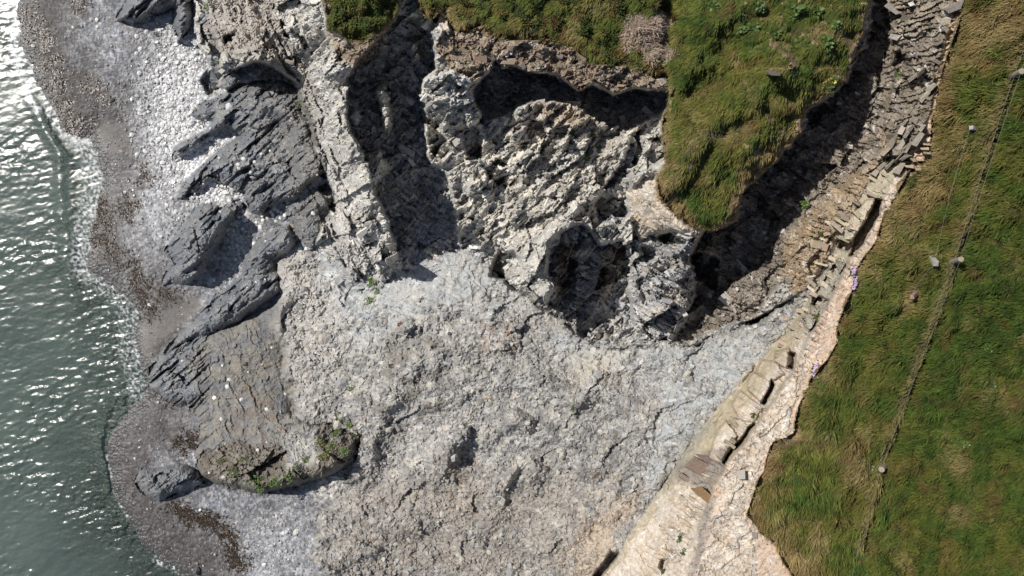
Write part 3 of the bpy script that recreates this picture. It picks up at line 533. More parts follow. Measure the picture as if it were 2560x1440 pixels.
# ------------------------------------------------------------------ sea
ws = lines(-800, 640, -24, 560, 2.6); wt = lines(-560, 2000, -24, 1464, 2.6)
WU, WV = np.meshgrid(ws, wt)
wn = fbm(WU/70, WV/70, 11, 4, .6); wm = fbm(WU/70, WV/70, 31, 4, .6)
wsd = sdpoly(SHORE, WU+9*wn, WV+9*wm)          # distance out from the water's edge
ang = R(-14); cx, cy = math.cos(ang), math.sin(ang)
xr, yr = WU*cx+WV*cy, -WU*cy+WV*cx
xr = xr+8*wn
calm = sstep(-5, 60, wsd)
gust = np.clip(.85+1.3*fbm(WU/200, WV/150, 203, 2), .45, 1.8)*(.50+.62*sstep(200, 1000, WV))
H = gust*(.105*fbm(xr/36, yr/15.5, 201, 3, .6)+.014*fbm(WU/12, WV/8, 210, 2))+.05*fbm(xr/140, yr/62, 207, 2)
H = H*(.5+.5*calm)
def ridge(L, w1, h):
    d = dline(L, WU+10*wn, WV+10*wm); return h*np.exp(-(d/w1)**2)
WAVE = [(20,-30),(34,60),(46,150),(76,235),(98,292),(128,350),(152,392),(150,470),(158,560),(165,640),(180,720),(188,800)]
H += ridge(WAVE, 16, .13)*sstep(900, 650, WV)*sstep(200, 330, WV)+ridge([(300,1000),(282,960),(250,1040),(236,1110),(262,1180)], 12, .07)
H += ridge([(250,1090),(252,1160),(270,1230)], 9, .05)
foam = np.zeros(WU.shape, f4)  # white mask: foam lines, plus sun glint painted over the thin wash
def foam_glint_line(L, w1, k, nz=9, th=.0):
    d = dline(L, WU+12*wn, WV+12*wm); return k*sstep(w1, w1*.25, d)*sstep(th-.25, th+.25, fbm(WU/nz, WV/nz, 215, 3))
foam = np.maximum(foam, foam_glint_line([(46,-20),(38,60),(38,130),(56,195),(80,250),(96,275)], 12, .95, 7, th=.05))
foam = np.maximum(foam, foam_glint_line([(262,440),(240,540),(226,615),(226,668),(285,712),(335,748),(346,800),(340,850),(350,905)], 11, .8, th=.05))
foam = np.maximum(foam, foam_glint_line([(200,345),(235,400),(240,450),(222,520),(205,600),(208,670)], 42, .7, 8, th=.10))  # broad white band painted in for sun glint on the thin wash
foam = np.maximum(foam, foam_glint_line([(120,262),(165,330),(190,350)], 22, .7, 7, th=.1))
foam = np.maximum(foam, foam_glint_line([(230,690),(290,730),(320,790),(315,860),(330,930),(350,985)], 34, .6, 7, th=.16))
foam = np.maximum(foam, foam_glint_line([(330,780),(335,840),(318,900),(380,960),(360,1000)], 26, .55, 7, th=.2))
foam = np.maximum(foam, foam_glint_line([(270,1140),(284,1205),(300,1262),(330,1310),(365,1350),(420,1400),(470,1440)], 8, .75, th=.05))
foam = np.maximum(foam, foam_glint_line([(395,1400),(430,1410),(470,1435)], 18, .9, 8, th=.05))
foam = np.maximum(foam, foam_glint_line([(60,0),(52,60),(64,140),(100,215),(130,262)], 7, .6, th=.1))
deep = np.clip(1-np.exp(-np.maximum(wsd, 0)/150.0), 0, 1)
wq = np.stack([(np.arange(len(wt)-1)[:, None]*len(ws)+np.arange(len(ws)-1)[None]), ], -1)[..., 0]
keep = (wsd[:-1, :-1] > -30).ravel(); b0 = wq.ravel()[keep]; n_ = len(ws)
wf = np.stack([b0, b0+n_, b0+n_+1, b0+1], -1); ids, inv = np.unique(wf, return_inverse=True)
WP = ray(WU, WV, H.astype(f4)).reshape(-1, 3)
m = bpy.data.materials.new('sea_water'); m.use_nodes = True; t = m.node_tree; t.nodes.remove(t.nodes['Principled BSDF']); N = t.nodes.new; out = t.nodes['Material Output']
geo = N('ShaderNodeNewGeometry')
mp = N('ShaderNodeMapping'); mp.inputs['Rotation'].default_value = (0, 0, R(-14)); mp.inputs['Scale'].default_value = (1.6, 4.2, 1)
t.links.new(geo.outputs['Position'], mp.inputs[0])
n1 = N('ShaderNodeTexNoise'); n1.inputs['Scale'].default_value = 1.6; n1.inputs['Detail'].default_value = 4; n1.inputs['Roughness'].default_value = .6
t.links.new(mp.outputs[0], n1.inputs['Vector'])
bp = N('ShaderNodeBump'); bp.inputs['Strength'].default_value = .10; bp.inputs['Distance'].default_value = .06
t.links.new(n1.outputs['Fac'], bp.inputs['Height'])
gl = N('ShaderNodeBsdfGlossy'); gl.inputs['Roughness'].default_value = .265; gl.inputs['Color'].default_value = (1, 1, 1, 1); t.links.new(bp.outputs[0], gl.inputs['Normal'])
fr = N('ShaderNodeFresnel'); fr.inputs['IOR'].default_value = 1.35; t.links.new(bp.outputs[0], fr.inputs['Normal'])
tr = N('ShaderNodeBsdfTransparent'); tr.inputs[0].default_value = (.80,.92,.88,1)
df = N('ShaderNodeBsdfDiffuse')
n2 = N('ShaderNodeTexNoise'); n2.inputs['Scale'].default_value = .22; n2.inputs['Detail'].default_value = 4; t.links.new(geo.outputs['Position'], n2.inputs['Vector'])
cr = N('ShaderNodeValToRGB'); cr.color_ramp.elements[0].position = .35; cr.color_ramp.elements[0].color = (.090,.122,.112,1); cr.color_ramp.elements[1].position = .7; cr.color_ramp.elements[1].color = (.120,.160,.142,1)
t.links.new(n2.outputs['Fac'], cr.inputs[0]); t.links.new(cr.outputs[0], df.inputs[0])
dp = N('ShaderNodeAttribute'); dp.attribute_name = 'deep'
dm = N('ShaderNodeMapRange'); dm.inputs[3].default_value = .04; dm.inputs[4].default_value = .90; t.links.new(dp.outputs['Fac'], dm.inputs[0])
mb = N('ShaderNodeMixShader'); t.links.new(dm.outputs[0], mb.inputs[0]); t.links.new(tr.outputs[0], mb.inputs[1]); t.links.new(df.outputs[0], mb.inputs[2])
ms = N('ShaderNodeMixShader'); t.links.new(fr.outputs[0], ms.inputs[0]); t.links.new(mb.outputs[0], ms.inputs[1]); t.links.new(gl.outputs[0], ms.inputs[2])
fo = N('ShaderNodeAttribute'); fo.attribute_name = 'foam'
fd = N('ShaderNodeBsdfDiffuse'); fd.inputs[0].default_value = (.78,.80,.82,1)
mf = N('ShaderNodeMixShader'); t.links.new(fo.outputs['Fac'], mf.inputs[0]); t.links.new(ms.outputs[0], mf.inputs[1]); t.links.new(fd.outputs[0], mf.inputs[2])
t.links.new(mf.outputs[0], out.inputs[0])
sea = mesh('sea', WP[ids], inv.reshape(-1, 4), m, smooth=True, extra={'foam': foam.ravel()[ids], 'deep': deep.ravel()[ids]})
tag(sea, 'grey-green sea glittering with sun along the left edge', None, None, 'structure')

# ------------------------------------------------------------------ stones
ICO_V = np.array([(0,0,1)]+[(.894*math.cos(a), .894*math.sin(a), .447) for a in np.arange(5)*1.2566]+[(.894*math.cos(a+.628), .894*math.sin(a+.628), -.447) for a in np.arange(5)*1.2566]+[(0,0,-1)], f4)
ICO_F = np.array([(0,1+k,1+(k+1)%5) for k in range(5)]+[(1+k,6+k,1+(k+1)%5) for k in range(5)]+[(1+(k+1)%5,6+k,6+(k+1)%5) for k in range(5)]+[(11,6+(k+1)%5,6+k) for k in range(5)])
BOX_V = np.array([(x,y,z) for z in (-1,1) for x,y in ((-1,-1),(1,-1),(1,1),(-1,1))], f4)*.75
BOX_F = np.array([(0,2,1),(0,3,2),(4,5,6),(4,6,7),(0,1,5),(0,5,4),(1,2,6),(1,6,5),(2,3,7),(2,7,6),(3,0,4),(3,4,7)])
def rock_batch(u, v, size, flat, jag, kind, col, sink=.3):
    """many stones in one mesh: size in photo pixels, lying on the ground"""
    n = len(u); BV, BF = (ICO_V, ICO_F) if kind == 'ico' else (BOX_V, BOX_F); k = len(BV)
    P = np.repeat(BV[None], n, 0)*(1+jag*rng.uniform(-1, 1, (n, k, 3)))
    ax = np.stack([rng.uniform(.75, 1.35, n), rng.uniform(.6, 1.0, n), flat*rng.uniform(.7, 1.3, n)], -1)
    z = surf(u, v); m_ = size*.5*(ZC-z)/F
    P = P*ax[:, None]*m_[:, None, None]
    tx, ty = rng.normal(0, .28, n), rng.normal(0, .28, n)
    P[..., 2] += P[..., 0]*tx[:, None]+P[..., 1]*ty[:, None]
    a = rng.uniform(0, 6.28, n); c, s_ = np.cos(a)[:, None], np.sin(a)[:, None]
    X = P[..., 0]*c-P[..., 1]*s_; Y = P[..., 0]*s_+P[..., 1]*c
    base = ray(u, v, z+m_*flat*(1-2*sink)*.5)
    P = np.stack([X, Y, P[..., 2]], -1)+base[:, None]
    Fc = (BF[None]+(np.arange(n)*k)[:, None, None]).reshape(-1, 3)
    return P.reshape(-1, 3), Fc, np.repeat(col, k, 0)
M_stone = material('loose_stone', rough=.8, spec=.2, noise=14, var=.18, bump=.3, bscale=25)
M_pebble = material('shingle_pebble', rough=.36, spec=.55, noise=14, var=.15)
def gray_cols(n, lo, hi, warm=.0, rust=.0):
    g = rng.uniform(lo, hi, n)**1.0; w_ = rng.normal(warm, .025, n)
    c = np.stack([g*(1+w_), g*(1+w_*.3), g*(1-w_)], -1)
    r_ = rng.random(n) < rust; c[r_] = np.stack([g*1.05, g*.72, g*.48], -1)[r_]
    return np.clip(c, .02, .8)
def scatter(n, dens, box):
    u = rng.uniform(box[0], box[1], n*3); v = rng.uniform(box[2], box[3], n*3); p = dens(u, v)
    k = rng.random(n*3) < p; return u[k][:n], v[k][:n]
# shingle
def near_sd(u, v): return shore_sd[np.clip(np.searchsorted(vs, v), 0, nj-1), np.clip(np.searchsorted(us, u), 0, ni-1)]
def dryf(u, v): return np.exp(-((u-455)/110)**2-((v-270)/240)**2)+np.exp(-((u-540)/75)**2-((v-440)/70)**2)+.6*np.exp(-((u-590)/60)**2-((v-610)/90)**2)+.35*np.exp(-((u-680)/110)**2-((v-1360)/90)**2)
def bd(u, v): return (obj_at(u, v) == 0)*(near_sd(u, v) > 14)*np.clip(.10+dryf(u, v), 0, 1)
u, v = scatter(24000, bd, (-20, 860, -20, 1460)); q = np.clip(dryf(u, v), 0, 1)
size = np.clip(rng.lognormal(np.log(3.3+4.0*q), .45, len(u)), 2.2, 17)
cols = gray_cols(len(u), .09, .26, .03)+.66*q[:, None]*rng.random((len(u), 1))**.8
order = np.argsort(-size); big = order[:280]; rest = order[280:]
P, Fc, cc = rock_batch(u[rest], v[rest], size[rest], .42, .10, 'ico', cols[rest])
o = mesh('shingle_pebbles', P, Fc, M_pebble, cc); o.parent = beach_o; o['kind'] = 'stuff'
def proto_meshes(name, kind, flat, jag, mat, n=8, lo=.3, hi=.6, warm=0, rust=0):
    L = []
    for k in range(n):
        BV, BF = (ICO_V, ICO_F) if kind == 'ico' else (BOX_V, BOX_F)
        p = BV*(1+jag*rng.uniform(-1, 1, BV.shape))*np.array([rng.uniform(.85, 1.2), rng.uniform(.65, 1), flat*rng.uniform(.8, 1.2)])
        c = np.repeat(gray_cols(1, lo, hi, warm, rust), len(p), 0)
        L.append(mesh(name, p, BF, mat, c, link=False))
    return L
def place(me, name, u, v, size, parent=None, sink=.35, flat=.45):
    z = float(surf(u, v)); s_ = size*.5*(ZC-z)/F
    o = bpy.data.objects.new(name, me); C.objects.link(o); o.location = ray(np.float64(u), np.float64(v), z+s_*flat*(1-2*sink)*.6)
    o.rotation_euler = (rng.normal(0, .2), rng.normal(0, .2), rng.uniform(0, 6.28)); o.scale = (s_,)*3
    if parent: o.parent = parent
    return o
PEB = proto_meshes('pebble', 'ico', .42, .10, M_pebble, 10, .42, .72)
for k in big: place(PEB[rng.integers(10)], 'stone', u[k], v[k], size[k], beach_o)
# rubble on the talus, on the cliff shelves and in the gully
def rd_(u, v):
    o_ = obj_at(u, v); k = OBJS.index
    d = fbm(u/70, v/70, 301, 3)
    fan = np.exp(-((u-790)/80)**2-((v-800)/120)**2)
    return (o_ == k('scree'))*np.clip(.45+1.2*d+.5*fan, .06, 1)*np.where((v < 760) & (u > 880) & (u < 1230), .2, 1)+(o_ == k('cliff'))*.10*(fbm(u/50, v/50, 303, 2) > 0)+(o_ == k('path'))*.05+((o_ == k('platform')) | (o_ == k('step')))*np.clip((u-600)/160, 0, 1)*.16*(fbm(u/30, v/30, 304, 2) > -.05)+(o_ == k('slab'))*.02+(o_ == k('slab'))*.3*np.exp(-((u-750)/45)**2-((v-1100)/60)**2)
u, v = scatter(32000, rd_, (480, 2420, -20, 1460)); n = len(u)
ks = fbm(u/90, v/90, 305, 3)
size = np.clip(rng.lognormal(np.log(4.4+6.5*np.clip(ks, -.35, .6)), .55, n), 2.6, 30)
cols = gray_cols(n, .16, .52, .035, .045)*np.clip(.8+1.0*fbm(u/60, v/60, 307, 3), .55, 1.25)[:, None]
fan_ = np.exp(-((u-790)/75)**2-((v-790)/150)**2)[:, None]; cols = cols+(.30*rng.random((n, 1))+.06)*fan_
cols = .65*cols+.35*np.clip(col_at(u, v), .05, .6)
order = np.argsort(-size*(obj_at(u, v) == OBJS.index('scree'))); big = order[:290]; rest = order[290:]
P, Fc, cc = rock_batch(u[rest], v[rest], size[rest], .6, .38, 'box', cols[rest], sink=.3)
o = mesh('rubble', P, Fc, M_stone, cc); o.parent = scree_o; o['kind'] = 'stuff'
RUB = proto_meshes('rubble_stone', 'ico', .55, .30, M_stone, 14, .24, .42, .05, .0)
for k in big: place(RUB[rng.integers(14)], 'stone', u[k], v[k], size[k], scree_o, .25, .6)
# slate shards standing out of the broken cliff along the beds
def cd_(u, v): return (obj_at(u, v) == OBJS.index('cliff'))*np.clip(.4+1.6*fbm(u/60, v/60, 311, 3), 0, 1)
u, v = scatter(9000, cd_, (480, 2420, -20, 880)); n = len(u)
size = np.clip(rng.lognormal(np.log(9), .45, n), 4, 34)
cols = np.clip(col_at(u, v)*rng.uniform(.75, 1.3, (n, 1)), .05, .75)
pa = PAR['ang'][np.clip(np.searchsorted(vs, v), 0, nj-1), np.clip(np.searchsorted(us, u), 0, ni-1)]
def shard_batch(u, v, size, cols, pa):
    n = len(u); P = np.repeat(BOX_V[None], n, 0)*(1+.30*rng.uniform(-1, 1, (n, 8, 3)))
    P = P*np.stack([rng.uniform(.9, 1.6, n), rng.uniform(.35, .75, n), rng.uniform(.12, .3, n)], -1)[:, None]
    z = surf(u, v); m_ = size*.5*(ZC-z)/F; P = P*m_[:, None, None]
    tl = rng.normal(.45, .3, n); c, s_ = np.cos(tl)[:, None], np.sin(tl)[:, None]      # beds dip away to one side
    Y, Zz = P[..., 1]*c-P[..., 2]*s_, P[..., 1]*s_+P[..., 2]*c
    a = -pa+rng.normal(0, .35, n); c, s_ = np.cos(a)[:, None], np.sin(a)[:, None]
    X, Y = P[..., 0]*c-Y*s_, P[..., 0]*s_+Y*c
    P = np.stack([X, Y, Zz], -1)+ray(u, v, z+.05*m_)[:, None]
    return P, (BOX_F[None]+(np.arange(n)*8)[:, None, None]).reshape(-1, 3), np.repeat(cols, 8, 0)
order = np.argsort(-size); big = order[:260]; rest = order[260:]
P, Fc, cc = shard_batch(u[rest], v[rest], size[rest], cols[rest], pa[rest])
o = mesh('rock_shards', P.reshape(-1, 3), Fc, M_stone, cc); o.parent = cliff_o; o['kind'] = 'stuff'
P, Fc, cc = shard_batch(u[big], v[big], size[big], cols[big], pa[big])
for i_ in range(len(big)):
    c_ = P[i_].mean(0); o = mesh('shard', P[i_]-c_, BOX_F, M_stone, cc[i_*8:i_*8+8]); o.location = c_; o.parent = cliff_o
# pale loose stones lying on the dark rocks
WST = proto_meshes('loose_stone', 'ico', .35, .12, M_stone, 8, .60, .74, .03)
LOOSE = {
 ('flat white stone lying on the largest dark rock platform', 'white stones on the rock platform'): [(513,322,8),(526,321,7),(675,377,7),(653,385,9),(608,397,12),(637,406,13),(595,411,12),(597,421,10),(627,431,10),(627,442,8),(658,434,8),(548,395,9),(692,226,8),(729,295,8),(650,470,6),(700,440,7)],
 ('white stone in the pile between platform and fin', 'white stones piled in the gap'): [(566,479,22),(575,499,17),(580,472,14),(592,492,14),(603,487,12),(551,531,10),(609,543,14),(613,537,12),(607,529,12),(618,533,11),(597,542,11),(613,549,16),(588,505,11),(560,490,11),(607,572,12),(603,515,10)],
 ('white stone in the drift under the platform edge', 'white stones in the drift'): [(687,522,14),(695,527,12),(682,537,12),(703,532,12),(712,538,12),(690,553,10),(655,540,10),(650,568,13),(657,550,12),(700,545,10),(668,545,9),(677,530,10),(640,556,10)],
 ('white stone lying on the long dark rib', 'white stones on the rib'): [(733,590,9),(664,603,7),(599,747,8),(662,698,6),(618,719,6),(640,705,6)],
 ('white stone lying on the great tilted slab', 'white stones on the tilted slab'): [(536,994,14),(603,999,11),(568,967,15),(573,949,11),(667,1023,12),(553,1048,10),(556,914,7),(644,1125,10),(667,1106,6),(558,1193,11),(523,1182,7),(713,985,10),(456,902,8),(679,869,7),(655,912,6),(620,930,6)],
 ('pale stone lying on the lower shingle beach', 'pale stones on the beach'): [(740,1330,17),(708,1333,13),(337,1146,7),(242,49,11),(243,67,10),(182,68,8),(500,1275,9),(690,1290,8)],
}
ORD = 'leftmost second third fourth fifth sixth seventh eighth ninth tenth eleventh twelfth thirteenth fourteenth fifteenth sixteenth'.split()
for (lab, grp), L in LOOSE.items():
    L = sorted(L)
    for i_, (a, b, c) in enumerate(L):
        tag(place(WST[rng.integers(8)], 'loose_stone', a, b, c, None, .2, .35), lab+', '+(ORD[i_]+' of them' if i_ == 0 else ORD[i_]+' from the left'), 'stone', grp)
DST = proto_meshes('dark_stone', 'ico', .7, .15, M_stone, 3, .09, .12)
for a, b, c, me, lab in ((573,268,21,WST[0],'largest round white stone on the upper edge of the platform'), (751,624,18,WST[1],'angular cream stone at the right end of the long rib'), (765,622,11,WST[2],'small cream stone beside the angular one at the rib end'), (783,533,13,WST[3],'pointed pale stone on the low stepped rock'),
    (393,87,15,DST[0],'lone dark round stone on the upper shingle'), (281,250,12,DST[1],'dark brown stone at the edge of the seaweed'), (492,1427,26,DST[2],'dark rock in the foam at the bottom edge'), (330,1239,9,DST[0],'small dark stone below the knobbly rock'),
    (1357,128,12,WST[4],'round white stone on the brown brow above the recess'), (2107,571,13,WST[5],'white stone on the earth slope beside the ledge'), (1267,137,14,WST[6],'white flake at the left end of the brow')):
    tag(place(me, 'loose_stone', a, b, c, None, .2), lab, 'stone')

# ------------------------------------------------------------------ grass
M_grass = material('grass_blade', rough=.7, spec=.25, noise=.8, var=.22)
def blades(u, v, ang, L, rise, wid, cols, dz=0.0):
    n = len(u); z = surf(u, v); p = ray(u, v, z-.03+dz)
    d = np.stack([np.cos(ang), -np.sin(ang), 0*ang], -1); side = np.stack([np.sin(ang), np.cos(ang), 0*ang], -1)*(wid*.5)[:, None]
    up = np.array([0, 0, 1.0])
    m1 = p+d*(L*.42)[:, None]+up*(rise*.75)[:, None]; tip = p+d*L[:, None]+up*(rise*.9)[:, None]
    P = np.stack([p-side, p+side, m1-side*.85, m1+side*.85, tip], 1).reshape(-1, 3)
    b = (np.arange(n)*5)[:, None]
    Fc = np.concatenate([b+np.array([[0, 1, 3]]), b+np.array([[0, 3, 2]]), b+np.array([[2, 3, 4]])], 0)
    return P, Fc, np.repeat(cols, 5, 0)
GREEN, DEEP, OLIVE, STRAW, RUST = [np.array(c) for c in ((.088,.135,.022), (.040,.072,.014), (.155,.155,.032), (.36,.265,.12), (.19,.115,.045))]
def blob(u, v, L):
    t = 0
    for a, b, rx, ry, k in L: t = t+k*np.exp(-((u-a)/rx)**2-((v-b)/ry)**2)
    return t
def turf_cols(u, v, straw, green):
    n = len(u); a = fbm(u/75, v/75, 401, 4, .6); b = fbm(u/130, v/130, 402, 4, .6); c = fbm(u/28, v/28, 403, 2)
    r_ = rng.random((n, 1))
    col = OLIVE*np.ones((n, 3))
    g = np.clip(.30+1.9*a+green, 0, 1)[:, None]; col = col+(GREEN-col)*g
    g = np.clip(-.05+1.7*c+.9*a+green*.6, 0, 1)[:, None]; col = col+(DEEP-col)*g*.8
    s_ = np.clip(-.34+2.2*b-.6*a+straw+.25*(r_[:, 0]-.5), 0, 1)[:, None]; col = col+(STRAW-col)*s_*.85
    k = np.clip(-.18+2.0*fbm(u/60, v/60, 404, 3)+.4*straw, 0, 1)[:, None]; col = col+(RUST-col)*k*.75
    k = .45*sstep(20, 6, dline(FENCE, u+13, v+3))[:, None]; col = col+(STRAW-col)*k
    return col*rng.uniform(.5, 1.25, (n, 1))
KR, KH, KK = (OBJS.index(k) for k in ('turf_r', 'turf_h', 'turf_k'))
def grass_patch(name, label, key, n, box, angf, strawL, greenL, L0, rise0):
    def dens(u, v): return (obj_at(u, v) == key)*(dline(FENCE, u, v) > 5)*np.where((((u-1622)/62)**2+((v-80)/44)**2 < 1) | (((u-1650)/34)**2+((v-132)/26)**2 < 1), .12, 1)*np.where((u > -10) & (u < 2575) & (v > -15) & (v < 1455), 1, .25)
    u, v = scatter(n, dens, box)
    ed = (sdpoly({KH: TURF_H, KR: GRASS_EDGE+[(2060,2100),(3500,2100),(3500,-620),(2440,-620)], KK: [(796,-600),(803,0),(815,72),(850,86),(880,112),(912,116),(962,80),(985,50),(1000,10),(1010,-600)]}[key], u, v)+34*fbm(u/26, v/26, 414, 3))
    kp = rng.random(len(u)) < .12+.88*sstep(-4, 30, ed); u, v, ed = u[kp], v[kp], ed[kp]; n = len(u)
    rightside = np.zeros(n) if key != KR else sstep(-60, 70, u+50*fbm(u/60, v/60, 417, 3)-np.interp(v, [a_[1] for a_ in FENCE], [a_[0] for a_ in FENCE]))
    tus = fbm(u/34, v/34, 411, 3)
    L = L0*np.clip(rng.normal(1, .3, n)+.9*tus, .35, 2); rise = rise0*np.clip(rng.normal(1, .35, n)+1.3*tus, .15, 2.2)
    ang_ = angf(u, v)+(.6 if key == KH else 1.2)*fbm(u/90, v/90, 412, 3)+rng.normal(0, .28, n)
    sh = (.5+.5*sstep(0, 40, ed))*(1-.12*rightside); L = L*sh; rise = rise*sh
    edge_straw = .75*sstep(60, 5, ed)*(key != KK)
    P, Fc, cc = blades(u, v, ang_, L, rise, rng.uniform(.022, .055, n), turf_cols(u, v, blob(u, v, strawL)+edge_straw+np.where(key == KR, .12-.26*rightside, 0), blob(u, v, greenL)+.12*rightside))
    return tag(mesh(name, P, Fc, M_grass, cc), label, 'grass', None, 'stuff')
grass_patch('grass', 'long wind-combed grass on the fenced clifftop at the right', KR, 150000, (1850, 2700, -140, 1560),
    lambda u, v: 2.75-.9*sstep(700, 1300, v)*sstep(2350, 2000, u),
    [(2480,60,80,70,1.0),(2440,160,50,60,.7),(2370,400,60,70,.9),(2300,500,80,50,.8),(2240,560,40,60,.3),(1950,1180,60,50,.8),(1990,1330,70,60,.5),(1960,1420,80,50,1.0),(2200,1240,40,50,.5),(2260,620,50,40,.5),(2100,1120,50,40,.4),(2480,1250,60,80,.35),(2400,330,40,60,.3),(2190,690,60,40,.3),(2060,880,40,30,.4)],
    [(2520,300,40,120,.5),(2440,760,140,140,.5),(2500,1000,140,400,.5),(2300,950,120,200,.3),(2130,800,50,50,.3),(2080,980,60,60,.4),(2240,930,50,60,.3),(2060,1250,50,60,.3)], .42, .22)
grass_patch('grass', 'yellow-green combed grass covering the central headland', KH, 92000, (1040, 2220, -140, 600),
    lambda u, v: 2.3+0*u,
    [(1850,350,120,120,.12),(1675,480,50,60,1.2),(1725,550,40,30,.8),(1760,330,60,60,.25),(1900,210,40,30,.4),(1300,60,120,50,.1),(1850,420,60,60,.3),(2000,230,60,50,.2)],
    [(1740,80,50,80,.5),(1900,40,120,50,.4),(2080,100,60,120,.35),(1770,520,70,40,.5),(1450,150,120,40,.3)], .34, .12)
grass_patch('grass', 'short green grass on the knoll capping the left ridge', KK, 7000, (795, 1010, -100, 130),
    lambda u, v: rng.uniform(0, 6.28, len(u)), [(830,60,30,30,.4)], [(900,30,70,50,.6)], .13, .11)
# heather and gorse on the brow: stiff short shoots pointing every way
def dens(u, v): return np.where((((u-1622)/62)**2+((v-80)/44)**2 < 1), .1, 1)*np.where((obj_at(u, v) == KH) & (v < 250-.08*(u-1100)) & (u < 1690), np.clip(.5+1.5*fbm(u/40, v/40, 421, 3), 0, 1), 0)
u, v = scatter(26000, dens, (1045, 1700, -60, 260)); n = len(u)
hc = fbm(u/50, v/50, 422, 3)[:, None]; base = np.where(hc > .05, np.array([.06,.085,.022]), np.where(hc < -.15, np.array([.14,.085,.035]), np.array([.095,.085,.03])))
hum = np.clip(.35+1.6*fbm(u/38, v/38, 423, 3), .05, 1.2)
P, Fc, cc = blades(u, v, rng.uniform(0, 6.28, n), rng.uniform(.06, .15, n), .12+.34*hum, rng.uniform(.03, .06, n), base*rng.uniform(.6, 1.4, (n, 1)))
tag(mesh('heather', P, Fc, M_grass, cc), 'dark heather and gorse scrub on the brow above the recess', 'heather', None, 'stuff')
# straggling turf on the heath lip and ridge
def dens(u, v): return (obj_at(u, v) == OBJS.index('cliff'))*(np.exp(-((u-1150)/60)**2-((v-120)/40)**2)+np.exp(-((u-1500)/140)**2-((v-190)/26)**2)+.8*np.exp(-((u-890)/60)**2-((v-140)/35)**2)+.5*np.exp(-((u-2230)/40)**2-((v-130)/90)**2)+.7*np.exp(-((u-2070)/30)**2-((v-490)/30)**2)+.7*np.exp(-((u-2030)/30)**2-((v-640)/35)**2)+.25*np.exp(-((u-1560)/100)**2-((v-270)/20)**2))*.7
u, v = scatter(9000, dens, (780, 2420, -20, 720))
def dens(u, v): return (obj_at(u, v) == OBJS.index('path'))*sstep(34, 0, -sdpoly(GRASS_EDGE+[(2060,2100),(3500,2100),(3500,-620),(2440,-620)], u, v)+20*fbm(u/20, v/20, 416, 2))*.6
u2, v2 = scatter(2600, dens, (1700, 2420, -20, 1460)); u, v = np.concatenate([u, u2]), np.concatenate([v, v2]); n = len(u)
hc = rng.random((n, 1)); base = np.where(hc > .6, np.array([.10,.09,.035]), np.where(hc < .25, np.array([.16,.07,.06]), np.array([.17,.13,.075])))
P, Fc, cc = blades(u, v, rng.uniform(0, 6.28, n), rng.uniform(.08, .2, n), rng.uniform(.03, .14, n), rng.uniform(.03, .06, n), base*rng.uniform(.6, 1.3, (n, 1)))
tag(mesh('sparse_grass', P, Fc, M_grass, cc), 'thin dry grass and thrift leaves along the cliff brow', 'grass', None, 'stuff')

# ------------------------------------------------------------------ seaweed wrack
uu, vv = [], []
for L in WEED:
    for (a, b), (c, d) in zip(L[:-1], L[1:]):
        k = int(math.hypot(c-a, d-b)*12); t_ = rng.random(k)
        uu.append(a+(c-a)*t_+rng.normal(0, 15, k)); vv.append(b+(d-b)*t_+rng.normal(0, 12, k))
u, v = np.concatenate(uu), np.concatenate(vv); kp = (obj_at(u, v) == 0) & (near_sd(u, v) > 4) & (fbm(u/22, v/22, 431, 3) > .02); u, v = u[kp], v[kp]; n = len(u)
base = np.where(rng.random((n, 1)) > .45, np.array([.050,.029,.014]), np.array([.026,.019,.012]))
P, Fc, cc = blades(u, v, rng.uniform(0, 6.28, n), rng.uniform(.15, .42, n), rng.uniform(.03, .13, n), rng.uniform(.04, .10, n), base*rng.uniform(.6, 1.5, (n, 1)))
M_weed = material('seaweed', rough=.4, spec=.5, noise=5, var=.3)
tag(mesh('seaweed', P, Fc, M_weed, cc), 'brown seaweed wrack lying in lines along the tide mark', 'seaweed', None, 'stuff')

# ------------------------------------------------------------------ plants
M_leaf = material('leaf', rough=.55, spec=.3, noise=4, var=.25)
def leaves(u, v, r, n, h, cols, size, parent, name):
    """a clump of small leaf blades spread through a dome of radius r (photo pixels)"""
    z = float(surf(u, v)); k = (ZC-z)/F; c = ray(np.float64(u), np.float64(v), z)
    a = rng.uniform(0, 6.28, n); q = np.sqrt(rng.random(n)); lob = .65+.35*np.sin(3*a+rng.uniform(0, 6))*rng.uniform(.6, 1)
    x, y = np.cos(a)*q*r*k*lob, np.sin(a)*q*r*k*lob
    zz = h*(1-q*q*.8)*rng.uniform(.3, 1.05, n)
    d = a+rng.normal(0, 1.0, n); s_ = size*rng.uniform(.6, 1.4, n); tilt = rng.uniform(-.1, .6, n)
    D = np.stack([np.cos(d), np.sin(d), tilt], -1)*s_[:, None]; S = np.stack([-np.sin(d), np.cos(d), rng.normal(0, .35, n)], -1)*(s_*.38)[:, None]
    p = np.stack([x, y, zz], -1)
    P = np.stack([p, p+D*.5+S, p+D, p+D*.5-S], 1).reshape(-1, 3); b = (np.arange(n)*4)[:, None]
    Fc = np.concatenate([b+np.array([[0, 1, 2]]), b+np.array([[0, 2, 3]])], 0)
    cc = np.repeat(np.array(cols)[rng.integers(len(cols), size=n)]*rng.uniform(.65, 1.35, (n, 1)), 4, 0)
    o = mesh(name, P, Fc, M_leaf, cc)
    if parent: o.parent = parent
    return o, c
LG = [(.10,.19,.035), (.07,.13,.03), (.13,.17,.05)]
DG = [(.045,.085,.025), (.07,.11,.03), (.10,.10,.04)]
